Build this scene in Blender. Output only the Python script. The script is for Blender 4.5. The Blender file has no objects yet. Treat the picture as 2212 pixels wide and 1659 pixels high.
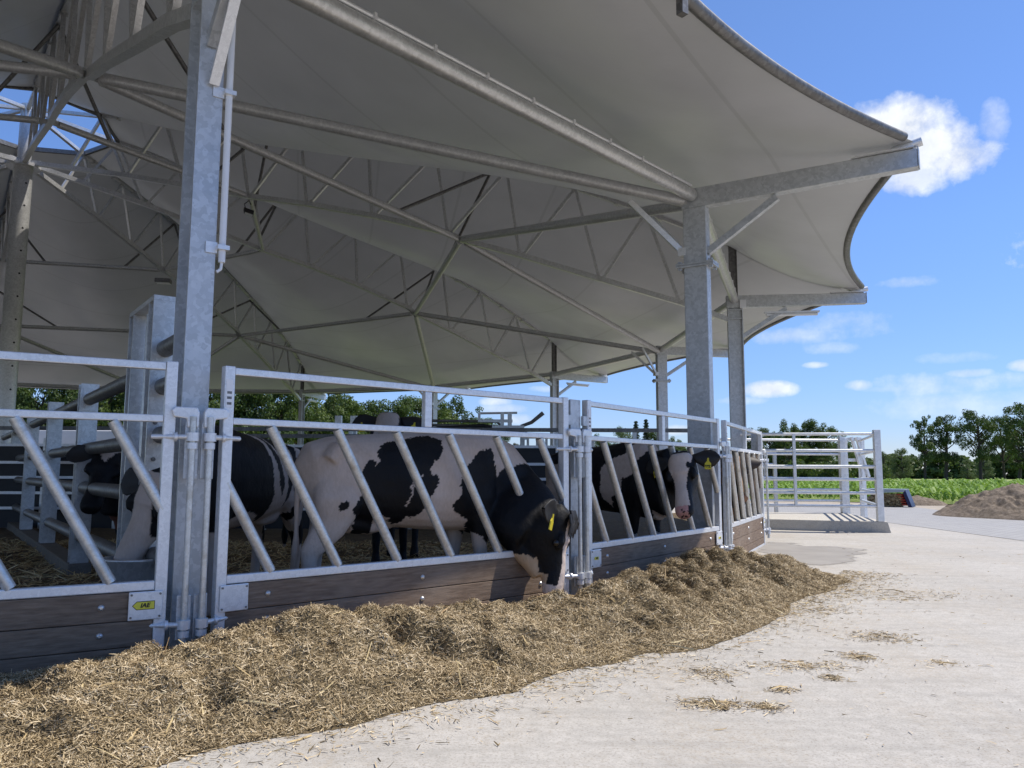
import bpy, math, random
import numpy as np
from mathutils import Vector, Matrix, Quaternion

# ------------------------------------------------------------------ scene, camera, light
U = 0.63                       # metres per modelling unit
SC = bpy.context.scene
COL = SC.collection
R = math.radians
PI = math.pi

cam = bpy.data.cameras.new('camera')
cam_o = bpy.data.objects.new('camera', cam)
COL.objects.link(cam_o)
cam.sensor_width = 36.0
cam.lens = 3091.3 / 4032 * 36.0
cam.clip_start = 0.05
cam.clip_end = 2000
cam_o.location = (0, 0, 1.57 * U)
cam_o.rotation_mode = 'QUATERNION'
cam_o.rotation_quaternion = (Matrix.Rotation(R(90) + 0.1115, 3, 'X') @ Matrix.Rotation(0.0037, 3, 'Z')).to_quaternion()
SC.camera = cam_o

SUN_EL, SUN_AZ = R(59.3), R(79.5)          # azimuth clockwise from +Y
sun_dir = Vector((math.sin(SUN_AZ) * math.cos(SUN_EL), math.cos(SUN_AZ) * math.cos(SUN_EL), math.sin(SUN_EL)))
sl = bpy.data.lights.new('sun', 'SUN')
sl.energy = 4.2
sl.angle = R(0.53)
sl.color = (1.0, 0.94, 0.85)
sun_o = bpy.data.objects.new('sun', sl)
COL.objects.link(sun_o)
sun_o.location = (20, -10, 60)
sun_o.rotation_mode = 'QUATERNION'
sun_o.rotation_quaternion = sun_dir.to_track_quat('Z', 'Y')

SC.view_settings.view_transform = 'Standard'
SC.view_settings.look = 'None'
SC.view_settings.gamma = 1
SC.view_settings.exposure = 0.38
SC.cycles.max_bounces = 8
SC.cycles.diffuse_bounces = 4

def pix_dir(x, y):
    """direction of a point of the sky measured in the photograph (2212 px wide)"""
    f = 3091.3 / 1.8228
    d = Vector(((x - 1106) / f, 1.0, -(y - 829.5) / f))
    return (Matrix.Rotation(0.1115, 3, 'X') @ d).normalized()

class NT:
    """tiny node-tree helper"""
    def __init__(s, tree):
        s.t = tree
    def n(s, typ, **kw):
        nd = s.t.nodes.new(typ)
        for k, v in kw.items():
            if k.startswith('i_'):
                key = k[2:]
                key = int(key) if key.isdigit() else key
                if hasattr(v, 'is_output') and v.is_output:
                    s.t.links.new(v, nd.inputs[key])
                else:
                    nd.inputs[key].default_value = v
            else:
                setattr(nd, k, v)
        return nd
    def l(s, a, b):
        s.t.links.new(a, b)
    def math(s, op, a, b=None, c=None, clamp=False):
        nd = s.t.nodes.new('ShaderNodeMath'); nd.operation = op; nd.use_clamp = clamp
        for i, v in enumerate((a, b, c)):
            if v is None: continue
            if hasattr(v, 'is_output'): s.t.links.new(v, nd.inputs[i])
            else: nd.inputs[i].default_value = v
        return nd.outputs[0]
    def dot(s, a, v):
        nd = s.t.nodes.new('ShaderNodeVectorMath'); nd.operation = 'DOT_PRODUCT'
        s.t.links.new(a, nd.inputs[0]); nd.inputs[1].default_value = v
        return nd.outputs['Value']
    def ramp(s, fac, stops, interp='LINEAR'):
        nd = s.t.nodes.new('ShaderNodeValToRGB')
        s.t.links.new(fac, nd.inputs[0])
        cr = nd.color_ramp; cr.interpolation = interp
        while len(cr.elements) > 1: cr.elements.remove(cr.elements[0])
        for i, (p, c) in enumerate(stops):
            e = cr.elements[0] if i == 0 else cr.elements.new(p)
            e.position = p
            e.color = tuple(c) + (1,) if len(c) == 3 else c
        return nd.outputs[0]
    def mix(s, fac, a, b, mode='MIX'):
        nd = s.t.nodes.new('ShaderNodeMix'); nd.data_type = 'RGBA'; nd.blend_type = mode
        for i, v in ((0, fac), (6, a), (7, b)):
            if hasattr(v, 'is_output'): s.t.links.new(v, nd.inputs[i])
            else: nd.inputs[i].default_value = v if i == 0 else (tuple(v) + (1,) if len(v) == 3 else v)
        return nd.outputs[2]

world = bpy.data.worlds.new("World")
SC.world = world
world.use_nodes = True
wt = world.node_tree
wt.nodes.clear()
W = NT(wt)
sky = W.n('ShaderNodeTexSky', sky_type='NISHITA', sun_disc=False)
sky.sun_elevation = SUN_EL
sky.sun_rotation = SUN_AZ
sky.altitude = 0
sky.air_density = 1.0
sky.dust_density = 0.0
sky.ozone_density = 3.0
SKY_STRENGTH = 0.138
tc = W.n('ShaderNodeTexCoord')
D = tc.outputs['Generated']
noi = W.n('ShaderNodeTexNoise', i_Scale=22.0, i_Detail=9.0, i_Roughness=0.62)
W.l(D, noi.inputs['Vector'])
noi2 = W.n('ShaderNodeTexNoise', i_Scale=9.0, i_Detail=4.0, i_Roughness=0.5)
mp = W.n('ShaderNodeMapping'); mp.inputs['Scale'].default_value = (1, 1, 3.4)
W.l(D, mp.inputs['Vector']); W.l(mp.outputs[0], noi2.inputs['Vector'])
nz = W.math('SUBTRACT', noi.outputs[0], 0.5)
nz2 = W.math('SUBTRACT', noi2.outputs[0], 0.5)
# x, y, half width, half height (pixels of the 2212 px photo), density, raggedness
CLOUDS = [(1935, 272, 100, 62, 1.0, 2.2), (1995, 318, 105, 62, 1.0, 2.2), (2062, 338, 82, 44, .9, 2.6), (1972, 380, 70, 36, .8, 2.6), (1900, 300, 90, 80, .9, 2.0),
          (2142, 268, 22, 40, .40, 4.5),
          (1725, 725, 95, 20, .54, 3.6), (1830, 705, 100, 30, .42, 4.4), (1790, 748, 60, 14, .4, 4), (1660, 838, 62, 20, .85, 2.2), (1600, 862, 55, 10, .5, 3),
          (1762, 786, 26, 7, .7, 2.5), (1955, 607, 55, 13, .54, 3.5), (2040, 822, 150, 24, .52, 4.2), (1960, 835, 110, 8, .4, 3), (1855, 830, 28, 12, .7, 2.5),
          (2090, 803, 45, 10, .6, 2.5), (2215, 785, 30, 13, .9, 2.2), (2100, 870, 190, 26, .36, 4.2), (2080, 770, 80, 14, .3, 4),
          (1070, 868, 40, 11, .75, 2.2), (1090, 884, 60, 14, .6, 2.4), (1120, 905, 40, 14, .6, 2.4), (1180, 840, 40, 8, .5, 3), (1470, 928, 45, 13, .9, 2.0),
          (700, 600, 500, 120, .5, 3.0), (2600, 500, 240, 120, .8, 3.0), (3000, 700, 300, 100, .8, 3.0), (-600, 500, 400, 140, .7, 3.0)]
cov = None
for (x, y, hw, hh, den, rag) in CLOUDS:
    c = pix_dir(x, y)
    right = Vector((0, 0, 1)).cross(c).normalized() * -1
    up = right.cross(c).normalized()
    if up.z < 0: up = -up
    f = 1696.0
    dc = W.math('MAXIMUM', W.dot(D, c), 0.05)
    a = W.math('DIVIDE', W.dot(D, tuple(right * (f / hw))), dc)
    b = W.math('DIVIDE', W.dot(D, tuple(up * (f / hh))), dc)
    q = W.math('ADD', W.math('MULTIPLY', a, a), W.math('MULTIPLY', b, b))
    thin = den < .55
    e = W.math('ADD', W.math('SUBTRACT', 1.0, q), W.math('MULTIPLY', nz, rag))
    if thin:
        e = W.math('ADD', e, W.math('MULTIPLY', nz2, rag * .8))
        m = W.math('MULTIPLY', W.math('MULTIPLY', W.math('MAXIMUM', e, 0.0), 0.6, clamp=True), den)
    else:
        m = W.math('MULTIPLY', W.math('MULTIPLY', W.math('MAXIMUM', e, 0.0), 1.25 if hw > 60 else .8, clamp=True), den)
    cov = m if cov is None else W.math('MAXIMUM', cov, m)
# a faint veil low over the horizon
sep = W.n('ShaderNodeSeparateXYZ'); W.l(D, sep.inputs[0])
bright = W.math('ADD', 0.84, W.math('MULTIPLY', nz, 0.75))
cc = W.n('ShaderNodeCombineColor'); 
W.l(W.math('MULTIPLY', bright, 6.2), cc.inputs[0]); W.l(W.math('MULTIPLY', bright, 6.5), cc.inputs[1]); W.l(W.math('MULTIPLY', bright, 7.0), cc.inputs[2])
tint = W.ramp(sep.outputs[2], [(0.0, (.45, .505, .74)), (.10, (.50, .59, .86)), (.28, (.62, .73, .98)), (.6, (.72, .81, .99))])
skyb = W.mix(1.0, sky.outputs[0], tint, 'MULTIPLY')
skyc = W.mix(cov, skyb, cc.outputs[0])
bg = W.n('ShaderNodeBackground', i_Strength=SKY_STRENGTH)
W.l(skyc, bg.inputs[0])
wo = W.n('ShaderNodeOutputWorld')
W.l(bg.outputs[0], wo.inputs[0])

# ------------------------------------------------------------------ helpers
def V(*a): return np.array(a, float)

class MB:
    """collects shapes (modelling units) and links them as ONE mesh object"""
    def __init__(s):
        s.v = []; s.f = []; s.sm = []
    def add(s, verts, faces, smooth=False):
        o = len(s.v)
        s.v.extend([tuple(map(float, p)) for p in verts])
        s.f.extend([tuple(i + o for i in f) for f in faces])
        s.sm.extend([smooth] * len(faces))
        return s
    def box(s, lo, hi):
        (a, b, c), (d, e, g) = lo, hi
        vs = [(a, b, c), (d, b, c), (d, e, c), (a, e, c), (a, b, g), (d, b, g), (d, e, g), (a, e, g)]
        return s.add(vs, [(0, 3, 2, 1), (4, 5, 6, 7), (0, 1, 5, 4), (1, 2, 6, 5), (2, 3, 7, 6), (3, 0, 4, 7)])
    def bar(s, p0, p1, w, h, up=(0, 0, 1), w1=None, h1=None):
        p0 = V(*p0); p1 = V(*p1); t = p1 - p0; t /= np.linalg.norm(t)
        lat = np.cross(up, t); lat /= np.linalg.norm(lat); u2 = np.cross(t, lat)
        vs = []
        for p, ww, hh in ((p0, w, h), (p1, w1 or w, h1 or h)):
            for a, b in ((-1, -1), (1, -1), (1, 1), (-1, 1)):
                vs.append(p + lat * a * ww / 2 + u2 * b * hh / 2)
        return s.add(vs, [(0, 3, 2, 1), (4, 5, 6, 7), (0, 1, 5, 4), (1, 2, 6, 5), (2, 3, 7, 6), (3, 0, 4, 7)])
    def path(s, pts, r, n=12, caps=True):
        pts = [V(*p) for p in pts]
        rs = r if hasattr(r, '__len__') else [r] * len(pts)
        rings = []
        t0 = pts[1] - pts[0]; t0 /= np.linalg.norm(t0)
        ref = V(0, 0, 1) if abs(t0[2]) < .9 else V(1, 0, 0)
        lat = np.cross(ref, t0); lat /= np.linalg.norm(lat)
        for i, p in enumerate(pts):
            t = pts[min(i + 1, len(pts) - 1)] - pts[max(i - 1, 0)]; t /= np.linalg.norm(t)
            lat = lat - t * np.dot(lat, t); lat /= np.linalg.norm(lat)
            u = np.cross(t, lat)
            rings.append([p + rs[i] * (math.cos(2 * PI * k / n) * lat + math.sin(2 * PI * k / n) * u) for k in range(n)])
        vs = [q for rg in rings for q in rg]
        fs = [(i * n + k, i * n + (k + 1) % n, (i + 1) * n + (k + 1) % n, (i + 1) * n + k) for i in range(len(pts) - 1) for k in range(n)]
        s.add(vs, fs, True)
        if caps:
            s.add(rings[0][::-1], [tuple(range(n))]); s.add(rings[-1], [tuple(range(n))])
        return s
    def tube(s, p0, p1, r, n=12, r1=None):
        return s.path([p0, p1], [r, r1 or r], n)
    def prism(s, poly, o, ax, ay, th):
        """polygon in the plane (ax, ay) at o, extruded by th along ax x ay"""
        o = V(*o); ax = V(*ax); ay = V(*ay); az = np.cross(ax, ay) * th
        n = len(poly)
        a = [o + ax * x + ay * y for x, y in poly]
        b = [p + az for p in a]
        return s.add(a + b, [tuple(range(n))[::-1], tuple(range(n, 2 * n))] + [(i, (i + 1) % n, (i + 1) % n + n, i + n) for i in range(n)])
    def build(s, name, mat, parent=None, bevel=0, origin=(0, 0, 0)):
        return mesh_obj(name, np.array(s.v) - np.array(origin), s.f, mat, parent, s.sm, bevel, origin)

def mesh_obj(name, v, f, mat, parent=None, smooth=None, bevel=0, origin=(0, 0, 0)):
    me = bpy.data.meshes.new(name)
    me.from_pydata((np.asarray(v, float) * U).tolist(), [], f)
    if smooth is not None:
        arr = np.array(smooth if hasattr(smooth, '__len__') else [smooth] * len(f), dtype=bool)
        me.polygons.foreach_set('use_smooth', arr)
    for m in (mat if isinstance(mat, (list, tuple)) else [mat]):
        me.materials.append(m)
    me.update()
    o = bpy.data.objects.new(name, me)
    COL.objects.link(o)
    o.location = tuple(c * U for c in origin)
    if parent is not None: o.parent = parent
    if bevel:
        b = o.modifiers.new('edge', 'BEVEL'); b.width = bevel * U; b.segments = 2; b.limit_method = 'ANGLE'
    return o

def tag(o, label=None, cat=None, group=None, kind=None):
    if label: o['label'] = label
    if cat: o['category'] = cat
    if group: o['group'] = group
    if kind: o['kind'] = kind
    return o

def thing(name, label, cat, loc=(0, 0, 0), rz=0.0, group=None):
    o = bpy.data.objects.new(name, None)
    o.empty_display_size = .2
    COL.objects.link(o)
    o.location = tuple(c * U for c in loc)
    o.rotation_euler = (0, 0, rz)
    return tag(o, label, cat, group)

def dup(root, loc=None, rz=None, label=None, group=None, skip=()):
    kids = {}
    for ob in COL.objects:
        if ob.parent is not None: kids.setdefault(ob.parent, []).append(ob)
    def rec(o, par):
        c = o.copy(); COL.objects.link(c)
        if par is not None: c.parent = par
        for k in kids.get(o, []):
            if k.name.split('.')[0] not in skip: rec(k, c)
        return c
    r = rec(root, root.parent)
    if loc is not None: r.location = tuple(c * U for c in loc)
    if rz is not None: r.rotation_euler = (0, 0, rz)
    if label: r['label'] = label
    if group: r['group'] = group
    return r

def text_mesh(txt, size, depth, shear=0.0):
    cu = bpy.data.curves.new('lettering', 'FONT')
    cu.body = txt; cu.size = size * U; cu.extrude = depth * U; cu.shear = shear
    cu.align_x = 'CENTER'; cu.align_y = 'CENTER'; cu.offset = size * U * .03
    o = bpy.data.objects.new('lettering', cu); COL.objects.link(o)
    dg = bpy.context.evaluated_depsgraph_get()
    me = bpy.data.meshes.new_from_object(o.evaluated_get(dg))
    bpy.data.objects.remove(o)
    return me

def text_obj(name, txt, size, mat, parent, origin, ax, ay, shear=0.0):
    """raised lettering lying in the plane (ax, ay)"""
    me = text_mesh(txt, size, .002, shear)
    o = bpy.data.objects.new(name, me); COL.objects.link(o)
    me.materials.clear(); me.materials.append(mat)
    ax = Vector(ax).normalized(); ay = Vector(ay).normalized(); az = ax.cross(ay)
    m = Matrix((ax, ay, az)).transposed().to_4x4()
    m.translation = Vector(origin) * U
    me.transform(m)
    o.parent = parent
    return o

# smooth value noise on numpy points
def _hash(i, j, k, seed):
    h = (i * 374761393 + j * 668265263 + k * 2147483647 + seed * 974634777) & 0xffffffff
    h = ((h ^ (h >> 13)) * 1274126177) & 0xffffffff
    return ((h ^ (h >> 16)) & 0xffff) / 65535.0
def vnoise(p, scale=1.0, seed=0):
    p = np.asarray(p, float) * scale
    i = np.floor(p).astype(np.int64); f = p - i
    f = f * f * (3 - 2 * f)
    out = 0
    for a in (0, 1):
        for b in (0, 1):
            for c in (0, 1):
                w = (f[:, 0] if a else 1 - f[:, 0]) * (f[:, 1] if b else 1 - f[:, 1]) * (f[:, 2] if c else 1 - f[:, 2])
                out = out + w * _hash(i[:, 0] + a, i[:, 1] + b, i[:, 2] + c, seed)
    return out * 2 - 1
def fbm(p, scale=1.0, seed=0, octv=4):
    a, s, out = 1.0, scale, 0
    for k in range(octv):
        out = out + a * vnoise(p, s, seed + k); a *= .5; s *= 2.03
    return out
def in_poly(x, y, poly):
    inside = np.zeros(len(x), bool)
    n = len(poly)
    for i in range(n):
        x0, y0 = poly[i]; x1, y1 = poly[(i + 1) % n]
        if y0 == y1: continue
        c = (y0 > y) != (y1 > y)
        inside ^= c & (x < (x1 - x0) * (y - y0) / (y1 - y0) + x0)
    return inside

# ------------------------------------------------------------------ materials
def mat(name):
    m = bpy.data.materials.new(name); m.use_nodes = True
    t = m.node_tree; t.nodes.clear()
    N = NT(t)
    b = N.n('ShaderNodeBsdfPrincipled'); o = N.n('ShaderNodeOutputMaterial')
    N.l(b.outputs[0], o.inputs[0])
    return m, N, b, o
def objco(N): return N.n('ShaderNodeTexCoord').outputs['Object']
def noise(N, co, scale, detail=4, rough=.55, stretch=None):
    if stretch:
        mp = N.n('ShaderNodeMapping'); mp.inputs['Scale'].default_value = stretch
        N.l(co, mp.inputs['Vector']); co = mp.outputs[0]
    nd = N.n('ShaderNodeTexNoise', i_Scale=scale, i_Detail=detail, i_Roughness=rough)
    N.l(co, nd.inputs['Vector'])
    return nd.outputs[0]
def bump(N, b, h, strength=.3, dist=.01):
    nd = N.n('ShaderNodeBump', i_Strength=strength, i_Distance=dist)
    N.l(h, nd.inputs['Height']); N.l(nd.outputs[0], b.inputs['Normal'])
def plain(name, col, rough=.6, metal=0.0, var=.15, scale=6.0):
    m, N, b, o = mat(name)
    n = noise(N, objco(N), scale)
    lo = tuple(c * (1 - var) for c in col); hi = tuple(min(1, c * (1 + var)) for c in col)
    N.l(N.ramp(n, [(.3, lo), (.7, hi)]), b.inputs['Base Color'])
    b.inputs['Roughness'].default_value = rough; b.inputs['Metallic'].default_value = metal
    return m
def galv(name, lo, hi, metal=.75, rough=.42, sp=28.0, dirt=0.0):
    m, N, b, o = mat(name)
    co = objco(N)
    wn = N.n('ShaderNodeTexNoise', i_Scale=sp * .8, i_Detail=2.0); N.l(co, wn.inputs['Vector'])
    mixv = N.n('ShaderNodeMix', data_type='VECTOR'); mixv.inputs[0].default_value = .06
    N.l(co, mixv.inputs[4]); N.l(wn.outputs['Color'], mixv.inputs[5])
    vo = N.n('ShaderNodeTexVoronoi', i_Scale=sp); N.l(mixv.outputs[1], vo.inputs['Vector'])
    sepc = N.n('ShaderNodeSeparateColor'); N.l(vo.outputs['Color'], sepc.inputs[0])
    n2 = noise(N, co, 3.0, 5)
    fac = N.math('ADD', N.math('MULTIPLY', sepc.outputs[0], .45), N.math('MULTIPLY', n2, .55))
    c = N.ramp(fac, [(.25, lo), (.75, hi)])
    if dirt:
        n3 = noise(N, co, 9.0, 6, .7)
        c = N.mix(N.math('MULTIPLY', N.ramp(n3, [(.5, (0, 0, 0)), (.72, (1, 1, 1))]), dirt), c, (.30, .24, .15))
    N.l(c, b.inputs['Base Color'])
    b.inputs['Metallic'].default_value = metal
    N.l(N.math('ADD', rough, N.math('MULTIPLY', N.math('SUBTRACT', n2, .5), .35)), b.inputs['Roughness'])
    return m

M = {}
M['galv'] = galv('galvanised steel', (.50, .50, .49), (.66, .66, .65), .6, .36, 45)
M['column'] = galv('galvanised column steel', (.43, .445, .455), (.58, .595, .61), .5, .46, 34)
M['gate'] = galv('galvanised gate steel', (.66, .665, .67), (.79, .795, .80), .45, .42, 60)
M['bar'] = galv('worn barrier tube', (.54, .535, .50), (.68, .68, .66), .5, .38, 60, .55)
M['white_gate'] = galv('pale new galvanising', (.66, .68, .69), (.82, .83, .84), .3, .40, 30)
M['tube'] = galv('dull galvanised tube', (.44, .44, .435), (.58, .58, .57), .3, .42, 45)
M['dark_steel'] = galv('dark toned steel', (.13, .125, .12), (.22, .215, .205), .6, .5, 30)
M['bolt'] = plain('zinc bolt', (.62, .62, .62), .35, .8, .1)
M['black'] = plain('black paint', (.012, .012, .014), .5)
M['rubber'] = plain('black rubber sheet', (.010, .011, .014), .55, 0, .3)
M['white'] = plain('white plastic', (.72, .73, .75), .4, 0, .04)
M['sticker'] = plain('white paper sticker', (.78, .78, .78), .6, 0, .02)
M['yellow'] = plain('yellow plastic', (.62, .50, .03), .45, 0, .08)
M['yellow_sticker'] = plain('yellow sticker', (.75, .66, .06), .4, 0, .03)
M['lamp'] = plain('frosted lamp cover', (.75, .76, .76), .35, 0, .03)

def m_membrane():
    m, N, b, o = mat('roof membrane fabric')
    co = objco(N)
    uv = N.n('ShaderNodeAttribute', attribute_name='seam')
    sx = N.n('ShaderNodeSeparateXYZ'); N.l(uv.outputs['Vector'], sx.inputs[0])
    # welded seams across the panels
    fr = N.math('FRACT', sx.outputs[0])
    d = N.math('ABSOLUTE', N.math('SUBTRACT', fr, .5))
    seam = N.math('LESS_THAN', d, .014)
    n = noise(N, co, .8, 4)
    base = N.ramp(n, [(.3, (.40, .40, .392)), (.7, (.46, .46, .45))])
    c = N.mix(N.math('MULTIPLY', seam, .35), base, (.28, .275, .26))
    N.l(c, b.inputs['Base Color'])
    b.inputs['Roughness'].default_value = .38
    tr = N.n('ShaderNodeBsdfTranslucent'); N.l(c, tr.inputs[0])
    mx = N.n('ShaderNodeMixShader', i_0=.05)
    N.l(b.outputs[0], mx.inputs[1]); N.l(tr.outputs[0], mx.inputs[2]); N.l(mx.outputs[0], o.inputs[0])
    bump(N, b, noise(N, co, 2.2, 3), .25, .03)
    return m
M['membrane'] = m_membrane()

def m_wood():
    m, N, b, o = mat('brown stained board')
    co = objco(N)
    n = noise(N, co, 7.0, 8, .65, (1, 12, 9))
    n2 = noise(N, co, 2.0, 4, .6)
    c = N.ramp(n, [(.28, (.108, .070, .044)), (.55, (.205, .142, .095)), (.78, (.285, .212, .15))])
    c = N.mix(N.math('MULTIPLY', N.ramp(n2, [(.5, (0, 0, 0)), (.75, (1, 1, 1))]), .5), c, (.29, .23, .175))
    N.l(c, b.inputs['Base Color']); b.inputs['Roughness'].default_value = .75
    bump(N, b, n, .5, .006)
    return m
M['wood'] = m_wood()

def m_concrete(name, lo, hi, stain=True):
    m, N, b, o = mat(name)
    co = objco(N)
    n1 = noise(N, co, .55, 6, .6); n2 = noise(N, co, 14.0, 6, .75); n3 = noise(N, co, 90.0, 3, .8)
    c = N.ramp(n1, [(.3, lo), (.7, hi)])
    c = N.mix(.5, c, N.ramp(n2, [(.3, tuple(x * .78 for x in lo)), (.62, hi)]))
    spk = N.ramp(n3, [(.50, (1, 1, 1)), (.66, (.56, .52, .46))])
    c = N.mix(.75, c, spk, 'MULTIPLY')
    if stain:
        # dusting of straw crumbs and brushed streaks
        n4 = noise(N, co, 1.7, 8, .7, (1.0, .45, 1)); n5 = noise(N, co, 38.0, 5, .8)
        f = N.math('MULTIPLY', N.ramp(n4, [(.46, (0, 0, 0)), (.62, (1, 1, 1))]), N.ramp(n5, [(.44, (0, 0, 0)), (.58, (1, 1, 1))]))
        c = N.mix(N.math('MULTIPLY', f, .45), c, (.36, .29, .20))
        n6 = noise(N, co, 2.4, 7, .7, (.35, 3.0, 1))
        c = N.mix(N.math('MULTIPLY', N.ramp(n6, [(.50, (0, 0, 0)), (.72, (1, 1, 1))]), .55), c, tuple(x * .74 for x in lo))
    N.l(c, b.inputs['Base Color']); b.inputs['Roughness'].default_value = .85
    bump(N, b, n2, .25, .004)
    return m
M['concrete'] = m_concrete('pale yard concrete', (.375, .352, .315), (.52, .492, .448))
M['kerb'] = m_concrete('dirty cast concrete', (.10, .09, .075), (.19, .17, .14), False)
M['pad'] = m_concrete('cast concrete', (.46, .43, .38), (.58, .55, .49), False)

def m_pavers():
    m, N, b, o = mat('grey block paving')
    co = objco(N)
    br = N.n('ShaderNodeTexBrick', i_Scale=1.0)
    br.inputs['Color1'].default_value = (.30, .295, .29, 1); br.inputs['Color2'].default_value = (.37, .365, .355, 1)
    br.inputs['Mortar'].default_value = (.16, .155, .15, 1); br.inputs['Mortar Size'].default_value = .012
    br.inputs['Brick Width'].default_value = .22; br.inputs['Row Height'].default_value = .11
    N.l(co, br.inputs['Vector'])
    n = noise(N, co, 1.2, 5)
    c = N.mix(N.math('MULTIPLY', n, .5), br.outputs[0], (.40, .385, .36))
    N.l(c, b.inputs['Base Color']); b.inputs['Roughness'].default_value = .85
    return m
M['pavers'] = m_pavers()

def m_soil(name, stops, sc=3.0, bs=.6):
    m, N, b, o = mat(name)
    co = objco(N)
    n = noise(N, co, sc, 8, .7)
    N.l(N.ramp(n, stops), b.inputs['Base Color']); b.inputs['Roughness'].default_value = .95
    bump(N, b, noise(N, co, sc * 4, 6, .7), bs, .03)
    return m
M['sand'] = m_soil('heaped sandy soil', [(.3, (.10, .075, .050)), (.5, (.20, .155, .11)), (.72, (.31, .25, .185))], 9.0, 1.0)
M['dirt'] = m_soil('dry sandy ground', [(.3, (.30, .25, .19)), (.7, (.46, .40, .32))], 2.0)
M['meadow'] = m_soil('meadow grass', [(.3, (.20, .26, .06)), (.7, (.30, .36, .10))], .6)
M['ground'] = m_soil('rough ground', [(.3, (.06, .09, .03)), (.7, (.11, .13, .05))], .3)
def m_wet():
    m, N, b, o = mat('damp patch')
    co = objco(N); n = noise(N, co, 1.6, 7, .65)
    N.l(N.ramp(n, [(.3, (.27, .25, .225)), (.7, (.36, .335, .30))]), b.inputs['Base Color']); b.inputs['Roughness'].default_value = .75
    at = N.n('ShaderNodeAttribute', attribute_name='rim')
    e = N.math('ADD', at.outputs['Fac'], N.math('MULTIPLY', N.math('SUBTRACT', noise(N, co, 1.3, 8, .7, (.5, 1.5, 1)), .5), 1.5))
    tr = N.n('ShaderNodeBsdfTransparent'); mx = N.n('ShaderNodeMixShader')
    N.l(N.ramp(e, [(.30, (0, 0, 0)), (.42, (.9, .9, .9))]), mx.inputs[0]); N.l(tr.outputs[0], mx.inputs[1]); N.l(b.outputs[0], mx.inputs[2]); N.l(mx.outputs[0], o.inputs[0])
    return m
M['wet'] = m_wet()

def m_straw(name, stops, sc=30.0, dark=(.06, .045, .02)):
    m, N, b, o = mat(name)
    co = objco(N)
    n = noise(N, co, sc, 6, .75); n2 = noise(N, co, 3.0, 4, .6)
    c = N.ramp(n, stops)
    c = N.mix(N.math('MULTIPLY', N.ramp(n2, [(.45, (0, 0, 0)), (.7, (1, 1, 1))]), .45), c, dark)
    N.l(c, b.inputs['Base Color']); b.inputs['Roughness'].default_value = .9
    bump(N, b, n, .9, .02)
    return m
def m_strand(name, stops):
    m, N, b, o = mat(name)
    g = N.n('ShaderNodeNewGeometry')
    n = noise(N, objco(N), 2.6, 4, .6)
    n2 = noise(N, objco(N), 9.0, 5, .65)
    f = N.math('ADD', N.math('MULTIPLY', g.outputs['Random Per Island'], .72), N.math('ADD', N.math('MULTIPLY', N.math('SUBTRACT', n, .4), .5), N.math('MULTIPLY', N.math('SUBTRACT', n2, .47), 1.1)))
    N.l(N.ramp(f, stops), b.inputs['Base Color'])
    b.inputs['Roughness'].default_value = .7
    return m
M['heap'] = m_straw('chopped silage', [(.3, (.05, .035, .016)), (.5, (.14, .10, .046)), (.72, (.30, .215, .11))])  # darkened base: shade in the gaps between stalks is put into its colour
M['silage_strand'] = m_strand('silage stalk', [(.0, (.075, .052, .022)), (.22, (.20, .145, .068)), (.46, (.41, .305, .165)), (.74, (.62, .49, .30)), (1.0, (.80, .70, .52))])
M['straw_strand'] = m_strand('straw stalk', [(.0, (.28, .17, .08)), (.5, (.48, .36, .17)), (1.0, (.70, .60, .36))])
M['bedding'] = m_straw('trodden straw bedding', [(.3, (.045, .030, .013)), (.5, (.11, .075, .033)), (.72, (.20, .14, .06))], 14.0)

def m_leaf(name, stops, trans=.3):
    m, N, b, o = mat(name)
    g = N.n('ShaderNodeNewGeometry'); oi = N.n('ShaderNodeObjectInfo')
    n = noise(N, objco(N), .45, 3)
    f = N.math('ADD', N.math('ADD', N.math('MULTIPLY', g.outputs['Random Per Island'], .45), N.math('MULTIPLY', n, .4)), N.math('MULTIPLY', oi.outputs['Random'], .3))
    c = N.ramp(f, stops)
    N.l(c, b.inputs['Base Color']); b.inputs['Roughness'].default_value = .55
    b.inputs['Specular IOR Level'].default_value = .3
    tr = N.n('ShaderNodeBsdfTranslucent'); N.l(N.mix(.5, c, (.16, .24, .03)), tr.inputs[0])
    mx = N.n('ShaderNodeMixShader', i_0=trans)
    N.l(b.outputs[0], mx.inputs[1]); N.l(tr.outputs[0], mx.inputs[2]); N.l(mx.outputs[0], o.inputs[0])
    return m
M['leaf_oak'] = m_leaf('oak leaves', [(.2, (.028, .055, .014)), (.55, (.06, .10, .025)), (.9, (.13, .17, .04))])
M['leaf_dark'] = m_leaf('dark leaves', [(.2, (.028, .052, .016)), (.6, (.065, .108, .03)), (.95, (.13, .18, .055))])
M['leaf_willow'] = m_leaf('grey green leaves', [(.2, (.06, .09, .04)), (.6, (.11, .15, .07)), (.95, (.18, .22, .11))])
M['leaf_copper'] = m_leaf('copper leaves', [(.2, (.03, .015, .018)), (.6, (.055, .028, .032)), (.95, (.09, .05, .05))])
M['needle'] = m_leaf('conifer needles', [(.2, (.014, .026, .014)), (.9, (.04, .058, .03))], .1)
M['maize'] = m_leaf('maize leaves', [(.15, (.10, .19, .02)), (.5, (.19, .33, .045)), (.9, (.32, .45, .10))], .35)
M['bark'] = plain('bark', (.055, .045, .035), .9, 0, .35, 5)

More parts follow.
